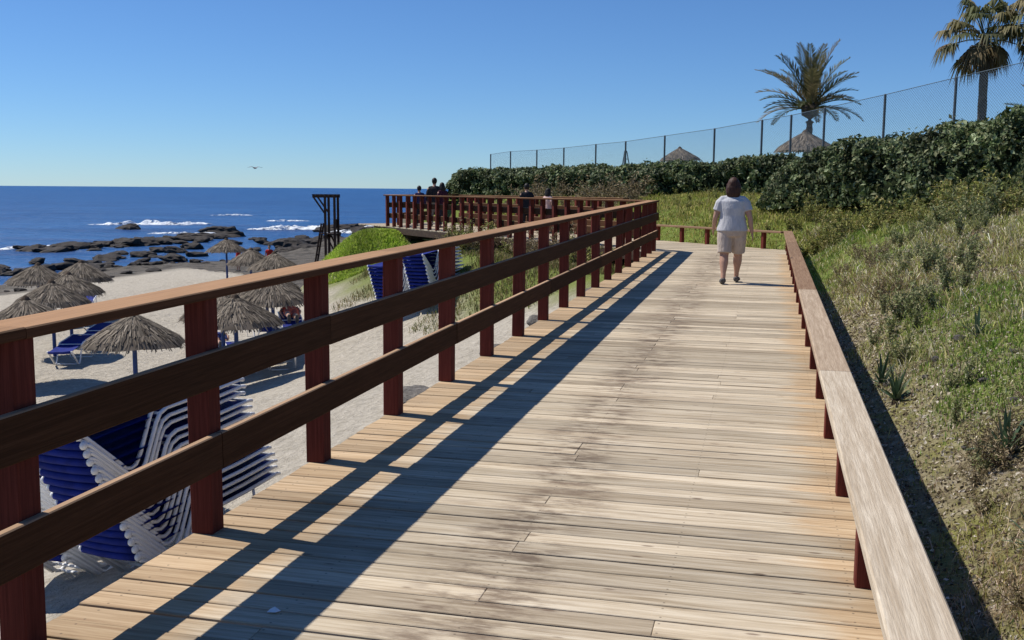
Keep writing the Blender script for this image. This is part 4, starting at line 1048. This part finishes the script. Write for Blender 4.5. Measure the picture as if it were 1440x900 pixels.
# ------------------------------------------------------------------ people
def person(name, loc, rz, H, pose, cols, label, voxel=0.012, hair='short', build=1.0, face=True):
    """pose: hip, knees, ankles, elbows, wrists as offsets in a 1.6 m figure facing +Y"""
    k = H / 1.6; root = empty(name, loc, (0, 0, rz)); root.scale = (k, k, k); tag(root, label, 'person')
    lz = pose.get('lower', 0.0)
    J = dict(hipL=(-.095, 0, .80), hipR=(.095, 0, .80), shL=(-.165 * build ** .5, -.01, 1.255), shR=(.165 * build ** .5, -.01, 1.255))
    J.update(pose)
    V_ = lambda a: Vector(a)
    b = MB(); B = build
    tz = lambda x, z: (x, pose.get('bend', 0) * (z - .8) + pose.get('hipy', 0), z)
    b.tube([tz(0, .73), tz(0, .80), tz(0, .90), tz(0, 1.02), tz(0, 1.14), tz(0, 1.25), tz(0, 1.305), tz(0, 1.34)],
           [(.13 * B, .10 * B), (.172 * B, .125 * B), (.168 * B, .12 * B), (.138 * B, .105 * B), (.155 * B, .115 * B), (.165 * B, .10 * B), (.12, .075), (.055, .055)], 16, ref=(0, 1, 0))
    nk = tz(0, 1.30); hd = V_(tz(0, 1.475)) + Vector((0, .025, 0))
    b.tube([nk, tuple(V_(nk) + Vector((0, .01, .11)))], [.056, .05], 10, ref=(0, 1, 0))
    b.ball(tuple(hd), (.075, .095, .115), 14, 10); b.ball((hd.x, hd.y + .03, hd.z - .055), (.055, .062, .062), 12, 8)
    b.ball((hd.x, hd.y + .10, hd.z - .015), (.014, .02, .022), 8, 6)
    for s in (-1, 1): b.ball((hd.x + s * .077, hd.y - .005, hd.z - .005), (.012, .02, .03), 8, 6)
    for S, s in (('L', -1), ('R', 1)):
        h, kn, an = V_(J['hip' + S]), V_(J['knee' + S]), V_(J['ank' + S])
        b.tube([h + Vector((0, 0, .04)), h.lerp(kn, .3), h.lerp(kn, .75), kn, kn.lerp(an, .3), kn.lerp(an, .75), an], [.095 * B, .092 * B, .068 * B, .056 * B, .058 * B, .040, .036], 12, ref=(0, 1, 0))
        toe = V_(J.get('toe' + S, (0, .16, -.055)))
        b.tube([an + Vector((0, -.045, -.035)), an + Vector((0, 0, -.03)), an + toe * .55 + Vector((0, 0, -.015)), an + toe], [(.030, .032), (.040, .042), (.044, .030), (.030, .016)], 10, ref=(0, 0, 1))
        sh, el, wr = V_(J['sh' + S]), V_(J['elb' + S]), V_(J['wri' + S])
        b.tube([Vector((s * .05, sh.y, 1.30)), sh + Vector((-s * .03, 0, .018)), sh.lerp(el, .12), sh.lerp(el, .4), el, el.lerp(wr, .35), wr], [.035, .052, .052 * B, .047 * B, .038, .037, .026], 10, ref=(0, 1, 0))
        d = (wr - el).normalized(); fwd = Vector((0, 1, 0)); fwd = (fwd - d * fwd.dot(d)).normalized(); out = d.cross(fwd)
        pc = wr + d * .075
        b.tube([wr, wr + d * .035, pc + d * .005], [(.024, .018), (.036, .016), (.037, .014)], 10, ref=tuple(out))
        for q, (o, l) in enumerate(((-.028, .058), (-.009, .070), (.010, .066), (.028, .052))):
            r0 = pc + fwd * -o; bend = out * s * 0.0 + fwd * 0; cu = -out * s * .35
            b.tube([r0 - d * .01, r0 + d * l * .5 + cu * l * .18, r0 + d * l * .9 + cu * l * .75], [.0095, .009, .007], 6)
        tb = wr + d * .03 + fwd * .03
        b.tube([tb, tb + d * .03 + fwd * .022, tb + d * .062 + fwd * .026], [.011, .010, .008], 6)
    body = link('body', remesh(b, 'body', voxel, 3), cols['skin'], root, smooth=True)
    # clothes
    t = MB(); e = .014; hem = pose.get('hem', .78)
    t.tube([tz(0, hem), tz(0, .86), tz(0, .95), tz(0, 1.03), tz(0, 1.14), tz(0, 1.25), tz(0, 1.30), tz(0, 1.325)],
           [(.19 * B + e, .14 * B + e), (.18 * B + e, .135 * B + e), (.163 * B + e, .122 * B + e), (.15 * B + e, .113 * B + e), (.158 * B + e, .117 * B + e), (.17 * B + e, .10 * B + e), (.135, .085), (.085, .07)], 36, ref=(0, 1, 0))
    sl = pose.get('sleeve', .62)
    for S, s in (('L', -1), ('R', 1)):
        sh, el = V_(J['sh' + S]), V_(J['elb' + S]); wr = V_(J['wri' + S])
        if sl <= 1: t.tube([Vector((s * .05, sh.y, 1.302)), sh + Vector((-s * .03, 0, .02)), sh.lerp(el, .15), sh.lerp(el, sl * .6), sh.lerp(el, sl)], [.042, .060, .064 * B, .062 * B, .066 * B], 10, ref=(0, 1, 0))
        else: t.tube([Vector((s * .05, sh.y, 1.302)), sh + Vector((-s * .03, 0, .02)), sh.lerp(el, .5), el, el.lerp(wr, .5), el.lerp(wr, .93)], [.042, .062, .06 * B, .054, .048, .04], 10, ref=(0, 1, 0))
    link('shirt', remesh(t, 'shirt', voxel, 7), cols['top'], root, smooth=True)
    p = MB(); e2 = .012
    p.tube([tz(0, .72), tz(0, .80), tz(0, .88), tz(0, .95)], [(.15 * B + e2, .115 * B + e2), (.182 * B + e2, .135 * B + e2), (.178 * B + e2, .13 * B + e2), (.16 * B + e2, .118 * B + e2)], 16, ref=(0, 1, 0))
    lg = pose.get('trouser', .85)
    for S in 'LR':
        h, kn, an = V_(J['hip' + S]), V_(J['knee' + S]), V_(J['ank' + S])
        if lg <= 1: p.tube([h + Vector((0, 0, .03)), h.lerp(kn, .3), h.lerp(kn, lg * .8), h.lerp(kn, lg)], [.102 * B, .104 * B, .092 * B, .092 * B], 12, ref=(0, 1, 0))
        else: p.tube([h + Vector((0, 0, .03)), h.lerp(kn, .4), kn, kn.lerp(an, .5), kn.lerp(an, lg - 1)], [.105 * B, .10 * B, .075 * B, .07, .062], 12, ref=(0, 1, 0))
    link('trousers' if lg > 1 else 'shorts', remesh(p, 'trousers', voxel, 5), cols['leg'], root, smooth=True)
    for S in 'LR':
        an = V_(J['ank' + S]); toe = V_(J.get('toe' + S, (0, .16, -.055))); f = MB()
        f.tube([an + Vector((0, -.055, -.032)), an + Vector((0, -.01, -.028)), an + toe * .55 + Vector((0, 0, -.012)), an + toe * 1.08], [(.034, .034), (.046, .048), (.050, .036), (.034, .020)], 12, ref=(0, 0, 1))
        link('shoe', remesh(f, 'shoe', .008, 1), cols['shoe'], root, smooth=True)
    hm = MB()
    hm.ball((hd.x, hd.y - .018, hd.z + .022), (.090, .098, .115), 16, 10)
    if hair == 'long':
        hm.tube([(hd.x, hd.y - .035, hd.z + .05), (hd.x, hd.y - .06, hd.z - .03), (hd.x, hd.y - .065, hd.z - .11), (hd.x, hd.y - .06, hd.z - .175), (hd.x, hd.y - .045, hd.z - .20)], [(.09, .06), (.105, .06), (.108, .055), (.085, .045), (.05, .025)], 14, ref=(0, 1, 0))
        for s in (-1, 1): hm.tube([(hd.x + s * .07, hd.y, hd.z + .03), (hd.x + s * .088, hd.y - .01, hd.z - .06), (hd.x + s * .075, hd.y - .03, hd.z - .15)], [.035, .032, .02], 8, ref=(0, 1, 0))
    # keep the face free
    hh = remesh(hm, 'hair', max(voxel * .8, .008), 1)
    co = np.empty(len(hh.vertices) * 3); hh.vertices.foreach_get('co', co); co = co.reshape(-1, 3)
    fr = sstep(.02, .07, co[:, 1] - hd.y) * sstep(.085, .05, co[:, 2] - hd.z); co[:, 1] -= fr * .06
    sw = fbm(co[:, 0] * 30, co[:, 1] * 30, co[:, 2] * 9, 2); co[:, 0] += sw * .006; co[:, 1] += sw * .006
    hh.vertices.foreach_set('co', co.ravel()); hh.update()
    link('hair', hh, cols['hair'], root, smooth=True)
    if face:
        for s in (-1, 1): MB().ball((hd.x + s * .03, hd.y + .088, hd.z + .012), (.011, .008, .008), 8, 6).build('eye', cols['eye'], body)
        MB().tube([(hd.x - .022, hd.y + .088, hd.z - .056), (hd.x, hd.y + .095, hd.z - .058), (hd.x + .022, hd.y + .088, hd.z - .056)], [.003, .006, .003], 6).build('mouth', cols['lip'], body)
    return root
def cloth(name, c): 
    w = NT(name, 0.9, 0.1); n = w.noise(w.coord('Object', (6, 6, 2.2)), 2.0, 4, .55, 1.2); w.color(w.mix(w.mapr(n, .35, .65), tuple(q * .86 for q in c), c)); w.bump(n, 0.8, .022); return w.m
SK = plain('skin', (0.46, 0.27, 0.19), 0.6, 0.3, 0.08); EY = plain('eye_dark', (0.03, 0.02, 0.015), .3, .5); LI = plain('lips', (0.35, 0.13, 0.10), .5)
HB = wood('brown_hair', (0.034, 0.014, 0.008), (0.095, 0.038, 0.022), (40, 40, 5), .6, .3, 0, .5); HK = wood('dark_hair', (0.008, 0.006, 0.005), (0.02, 0.015, 0.012), (40, 40, 5), .6, .3, 0, .4)
SHO = plain('grey_shoe', (0.09, 0.085, 0.085), .8)
STAND = dict(kneeL=(-.10, .01, .43), kneeR=(.10, .02, .43), ankL=(-.10, -.01, .075), ankR=(.11, .0, .075), elbL=(-.24, -.03, 1.03), elbR=(.24, -.03, 1.03), wriL=(-.25, .05, .82), wriR=(.25, .05, .82))
walk = dict(hipL=(-.10, 0, .80), hipR=(.10, 0, .80), kneeL=(-.105, -.06, .43), ankL=(-.11, -.19, .088), toeL=(-.02, .155, -.062), kneeR=(.10, .13, .44), ankR=(.085, .185, .088), toeR=(.03, .16, -.045),
            elbL=(-.255, -.01, 1.00), wriL=(-.275, .12, .83), elbR=(.26, -.05, 1.00), wriR=(.295, -.02, .78), hem=.80, trouser=.90, sleeve=.60)
person('person', (-0.53, 15.93, deck_z(15.93) - .002), R(2), 1.60, walk, dict(skin=SK, top=cloth('pale_grey_shirt', (0.56, 0.55, 0.56)), leg=cloth('beige_shorts', (0.54, 0.45, 0.38)), shoe=SHO, hair=HB, eye=EY, lip=LI),
       'brown-haired person in a pale grey T-shirt and beige knee shorts walking away along the boardwalk', .009, 'long', 1.16)
def ppl(x, y, z, rz, H, top, leg, label, hair='short', **kw):
    ps = dict(STAND); ps.update(kw)
    return person('person', (x, y, z), rz, H, ps, dict(skin=SK, top=cloth('shirt_cloth', top), leg=cloth('trouser_cloth', leg), shoe=SHO, hair=HK, eye=EY, lip=LI), label, .016, hair, kw.get('bld', 1.0))
LONG = dict(sleeve=1.5, trouser=1.92)
ppl(-11.93, 34.36, ZD2, R(40), 1.42, (0.05, 0.04, 0.10), (0.03, 0.03, 0.04), 'shortest person in dark purple beside the tallest of the group at the far railing', **LONG)
ppl(-11.50, 34.75, ZD2, R(20), 1.70, (0.035, 0.033, 0.035), (0.25, 0.23, 0.2), 'tallest person, in black with pale trousers, amid the group at the far railing', bld=1.15, **LONG)
ppl(-10.78, 33.41, ZD2, R(60), 1.53, (0.06, 0.02, 0.035), (0.03, 0.03, 0.045), 'person in dark maroon with long dark hair standing at the far railing', 'long', **LONG)
ppl(-7.29, 31.09, ZD2, R(25), 1.50, (0.022, 0.024, 0.03), (0.025, 0.025, 0.03), 'person dressed all in black standing on the far boardwalk by the dry slope', **LONG)
ppl(-6.45, 30.30, ZD2, R(-30), 1.36, (0.58, 0.40, 0.36), (0.12, 0.05, 0.05), 'person in a pale pink top with long dark hair on the far boardwalk', 'long', sleeve=.6, trouser=1.9)
RD = (0.45, 0.03, 0.025)
ppl(-33.2, 60.0, gz(-33.2, 60.0), R(150), 1.68, RD, RD, 'lifeguard in red top and red shorts standing on the beach near the rocks', sleeve=.5, trouser=.6)
ppl(-31.2, 60.4, gz(-31.2, 60.4), R(200), 1.72, RD, (0.03, 0.03, 0.05), 'lifeguard in red top and dark shorts standing on the beach near the rocks', sleeve=.5, trouser=.6)
# sunbather, reclining on one of the open loungers
def sunbather(x, y, rz, top, leg, label):
    ps = dict(kneeL=(-.10, .03, .43), kneeR=(.10, .12, .46), ankL=(-.10, -.01, .075), ankR=(.10, .0, .09), elbL=(-.26, .03, 1.05), elbR=(.26, .03, 1.05), wriL=(-.22, .10, .88), wriR=(.22, .10, .88), sleeve=.5, trouser=.55)
    o = person('person', (x, y, gz(x, y) + .50), 0, 1.66, ps, dict(skin=SK, top=cloth('beach_top', top), leg=cloth('beach_shorts', leg), shoe=SHO, hair=HK, eye=EY, lip=LI), label, .016, 'short')
    d = Vector((-math.sin(rz), math.cos(rz), 0)); o.location = Vector((x, y, gz(x, y) + .665)) + d * .12
    o.rotation_euler = (Matrix.Rotation(rz, 3, 'Z') @ Matrix.Rotation(R(-87), 3, 'X')).to_euler()
sunbather(-12.2, 24.9, R(30), (0.5, 0.08, 0.05), (0.45, 0.12, 0.08), 'sunbather in red lying on a lounger between blue parasol poles')
sunbather(-12.9, 22.6, R(40), (0.55, 0.50, 0.45), (0.06, 0.08, 0.25), 'sunbather in pale top and blue shorts lying on a lounger')

# ------------------------------------------------------------------ lifeguard tower
def tower():
    x, y = -23.0, 51.0; z = gz(x, y); root = empty('lifeguard_tower', (x, y, z), (0, 0, R(10))); root.scale = (.78, .78, 1); tag(root, 'dark timber lifeguard tower with open roof frame and ladder on the beach', 'lifeguard tower')
    h = 1.22 - z; W = M['tower']
    for sx, sy in ((.1, -.5), (.1, .5), (.75, -.5), (.75, .5)): MB().bar((sx, sy, -.3), (sx, sy, h), .15, .15, .01, upv=(0, 1, 0)).build('post', W, root)
    for sy in (-.5, .5):
        MB().bar((-.75, sy * 1.12, h - .06), (.88, sy * 1.12, h - .06), .07, .14, .01).build('roof_beam', W, root)
        MB().bar((-.68, sy * 1.12, h - .1), (.08, sy * 1.12, h - .95), .07, .10, .01).build('brace', W, root)
        MB().bar((.1, sy * 1.2, h - 2.0), (.75, sy * 1.2, h - 3.0), .05, .10, .01).build('brace', W, root)
    for k in range(6): MB().bar((-.7 + k * .3, -.7, h + .03), (-.7 + k * .3, .7, h + .03), .10, .04, .005).build('roof_slat', W, root)
    for k in range(7): MB().bar((-.28 + k * .17, -.58, h - 2.05), (-.28 + k * .17, .58, h - 2.05), .15, .04, .005).build('platform_board', W, root)
    MB().bar((.0, -.55, h - 2.2), (.0, .55, h - 2.2), .08, .16, .01).build('platform_beam', W, root)
    MB().bar((.66, -.45, h - 1.5), (.66, .45, h - 1.5), .05, .45, .01).build('backrest', W, root)
    for sy in (-.3, .3): MB().bar((-1.05, sy, -.2), (-.22, sy, h - 1.5), .06, .12, .01, upv=(1, 0, 0)).build('ladder_rail', W, root)
    for k in range(8):
        t = (k + .7) / 8.6; MB().bar((-1.05 + .83 * t, -.3, -.2 + (h - 1.3) * t), (-1.05 + .83 * t, .3, -.2 + (h - 1.3) * t), .05, .07, .005).build('rung', W, root)
tower()

# ------------------------------------------------------------------ rocks
def rock_mesh(seed, n=2, flat=.6):
    import bmesh
    bm = bmesh.new(); bmesh.ops.create_icosphere(bm, subdivisions=n + 1, radius=1.0)
    co = np.array([v.co[:] for v in bm.verts]); r = 1 + .55 * fbm(co[:, 0] * 1.5 + seed * 7, co[:, 1] * 1.5, co[:, 2] * 1.5, 3) + .28 * np.abs(fbm(co[:, 0] * 4 + seed, co[:, 1] * 4, co[:, 2] * 4, 2))
    co = co * r[:, None]; co[:, 2] *= flat; co = np.where(np.abs(co) > .0, co, co)
    for v, c in zip(bm.verts, co): v.co = c
    me = bpy.data.meshes.new('rock'); bm.to_mesh(me); bm.free(); return me
def rockmat(name, a, b_):
    w = NT(name, .85, .25); v = w.coord('Object', (1, 1, 1), 8.0); n = w.noise(v, 2.2, 7, .65); n2 = w.noise(v, 9, 4, .6)
    c = w.ramp(n, [(.3, a), (.72, b_)]); w.color(w.mix(w.mapr(n2, .55, .75, 0, .5), c, tuple(q * .5 for q in a))); w.bump(w.math('ADD', n, w.math('MULTIPLY', n2, .4)), .9, .08); return w.m
M['reef'] = rockmat('wet_reef_rock', (0.018, 0.015, 0.013), (0.075, 0.062, 0.052)); M['boulder'] = rockmat('grey_boulder', (0.09, 0.08, 0.07), (0.27, 0.245, 0.215))
RM = [rock_mesh(k) for k in range(5)]; RB = [rock_mesh(20 + k, 2, .75) for k in range(4)]
for m_ in RM: m_.materials.append(M['reef'])
for m_ in RB: m_.materials.append(M['boulder'])
for m_ in RB: m_.polygons.foreach_set('use_smooth', np.ones(len(m_.polygons), dtype=bool))
rr = random.Random(11)
def rock(x, y, z, s, me, lb, gp, sq=1.0):
    o = link('rock', me, None, None, (x, y, z), (rr.uniform(-.2, .2), rr.uniform(-.2, .2), rr.uniform(0, 6.28))); o.scale = (s * rr.uniform(.8, 1.5), s * rr.uniform(.8, 1.3), s * sq * rr.uniform(.7, 1.2)); tag(o, lb, 'rock', gp)
RL = ('dark wet rock of the reef breaking the shallow sea', 'rocks of the reef')
line = [(-66.0, 80.5), (-64.5, 85.5), (-64.0, 92), (-63.5, 100), (-64.5, 108), (-65.5, 114)]
for k in range(100):
    t = rr.random() * (len(line) - 1); i = int(t); f = t - i; x = line[i][0] * (1 - f) + line[i + 1][0] * f + rr.gauss(0, 1.3); y = line[i][1] * (1 - f) + line[i + 1][1] * f + rr.gauss(0, .6)
    rock(x, y, SEA + rr.uniform(-.1, .22), rr.uniform(.35, 1.25), RM[rr.randrange(5)], *RL, .6)
for k in range(46):
    y = rr.uniform(58, 112); x = -51 - (y - 58) * .05 + rr.gauss(0, 2.5); rock(x, y, SEA + rr.uniform(-.05, .2), rr.uniform(.4, 1.1), RM[rr.randrange(5)], *RL, .6)
for (px, y, s) in ((-58, 132, 1.6), (-56, 136, 1.2), (-60, 140, 1.4), (-52, 120, 1.2), (-47, 100, 1.1), (-44, 92, 1.0), (-42.5, 88, 1.2), (-45.5, 96, 1.3), (-49, 108, 1.3), (-54, 128, 1.0), (-50.5, 131, 1.3), (-53, 137, 1.1), (-72, 122, 1.8), (-88, 128, 1.3), (-77, 84, 1.4), (-71, 75, 1.5)):
    for q in range(2): rock(px + rr.gauss(0, 1.5), y + rr.gauss(0, 1), SEA + .15, s * rr.uniform(.7, 1.2), RM[rr.randrange(5)], *RL, .7)
for k in range(80):
    y = rr.uniform(42, 84); x = -41.0 - (y - 42) * .12 + rr.gauss(0, 2.6); s_ = rr.uniform(.14, .45); rock(x, y, gz(x, y) + s_ * .1, s_, RM[rr.randrange(5)], 'dark jagged rock on the stony shore beside the sand', 'rocks along the shore', .7)
SB = ('grey stone lying in the sand under the edge of the boardwalk', 'stones below the boardwalk edge')
for k in range(30):
    y = rr.uniform(8.0, 19); x = -2.75 - rr.random() ** 1.5 * 1.5 - (y - 8) * .03; s = rr.uniform(.10, .32); rock(x, y, gz(x, y) + s * .1, s, RB[rr.randrange(4)], *SB)
SS = ('small pale stone on bare soil of the slope', 'stones on the slope')
for k in range(34):
    y = rr.uniform(3.6, 10.5); x = rr.uniform(.95, 2.1); s = rr.uniform(.012, .045); rock(x, y, gz(x, y) + s * .2, s, RB[rr.randrange(4)], *SS)

# ------------------------------------------------------------------ surf
def foam_mat():
    w = NT('sea_foam', .9, .1); n = w.noise(w.coord('Object', (.5, 1.4, 1)), 1.6, 8, .75)
    w.color((.85, .88, .9)); al = w.mapr(n, .42, .54); w.l(al, w.b.inputs['Alpha']); return w.m
M['foam'] = foam_mat()
def surf(x, y, L, W, h, ang, lb):
    nu, nv = 90, 12; U, Vv = np.meshgrid(np.linspace(-1, 1, nu), np.linspace(-1, 1, nv), indexing='ij'); u, v = U.ravel(), Vv.ravel()
    px = u * L / 2; py = v * W / 2 * (.55 + .6 * np.abs(fbm(u * 4 + x, 0, 0, 3))) * (1 - u ** 4) + W * .5 * fbm(u * 2.2 + y, 3, 0, 2)
    pz = h * np.clip(1 - v * v, 0, 1) * (1 - u ** 4) * np.clip(.55 + 1.0 * fbm(u * 6 + x, v * 1.5, 1, 3), 0.05, 1.3) + .02
    i = np.arange(nu * nv).reshape(nu, nv); F = np.stack([i[:-1, :-1].ravel(), i[1:, :-1].ravel(), i[1:, 1:].ravel(), i[:-1, 1:].ravel()], 1)
    o = link('wave_foam', fast('wave_foam', np.stack([px, py, pz], 1), F), M['foam'], None, (x, y, SEA), (0, 0, ang), True); tag(o, lb, 'wave', kind='stuff')
A35 = R(28)
surf(-96.5, 144, 16, 3.4, .62, A35, 'white breaking wave out beyond the reef')
surf(-92, 149, 9, 2.0, .4, A35, 'white crest just behind the breaking wave beyond the reef')
surf(-67, 136, 12, 3.4, .6, A35, 'white surf to the seaward side of the lifeguard tower')
surf(-60, 140, 14, 4.0, .7, A35, 'white surf breaking on rocks by the lifeguard tower')
surf(-52, 131, 13, 3.5, .6, A35, 'white surf between the lifeguard tower and the green mound')
surf(-69, 88, 15, 2.6, .25, R(78), 'thin white wash along the outer reef')
surf(-68, 101, 12, 2.2, .25, R(85), 'thin white wash at the reef end')
surf(-73, 118, 9, 1.6, .3, A35, 'small whitecap beyond the reef end')
surf(-84, 170, 8, 1.2, .3, A35, 'small whitecap far out on the sea')
surf(-112, 200, 9, 1.2, .3, A35, 'small distant whitecap on the open sea')

# ------------------------------------------------------------------ small things
def gull():
    r = empty('seagull', (-29.3, 55.2, 2.72), (0, 0, R(60))); tag(r, 'dark speck of a gull gliding over the sea', 'bird'); g = plain('gull_feathers', (.25, .25, .27), .8)
    MB().tube([(0, -.18, 0), (0, -.08, .01), (0, .06, .01), (0, .16, .02), (0, .21, .01)], [.012, .045, .055, .03, .008], 8).build('body', g, r)
    for s in (-1, 1):
        v = [(0.02 * s, .06, .02), (.22 * s, .10, .10), (.5 * s, .0, .04), (.22 * s, -.03, .09), (.02 * s, -.07, .02)]
        m_ = MB(); m_.add(v + [(a, b, c - .012) for a, b, c in v], [(0, 1, 3, 4), (1, 2, 3), (9, 8, 6, 5), (8, 7, 6), (0, 5, 6, 1), (1, 6, 7, 2), (2, 7, 8, 3), (3, 8, 9, 4)]); m_.build('wing', g, r)
gull()
def scrap():
    m_ = MB(); y0 = 3.30; z = deck_z(y0) + .004
    v = [(-.022, -.012, .001), (.016, -.016, .006), (.024, .010, .002), (-.004, .018, .012), (-.020, .012, .004)]
    m_.add(v + [(a * .9, b * .9, c - .002) for a, b, c in v], [(0, 1, 2, 3, 4), (9, 8, 7, 6, 5)] + [(i, 5 + i, 5 + (i + 1) % 5, (i + 1) % 5) for i in range(5)])
    tag(m_.build('paper_scrap', M['white'], None, (-1.72, y0, z)), 'tiny white scrap lying on the planks in the railing shadow', 'litter')
scrap()
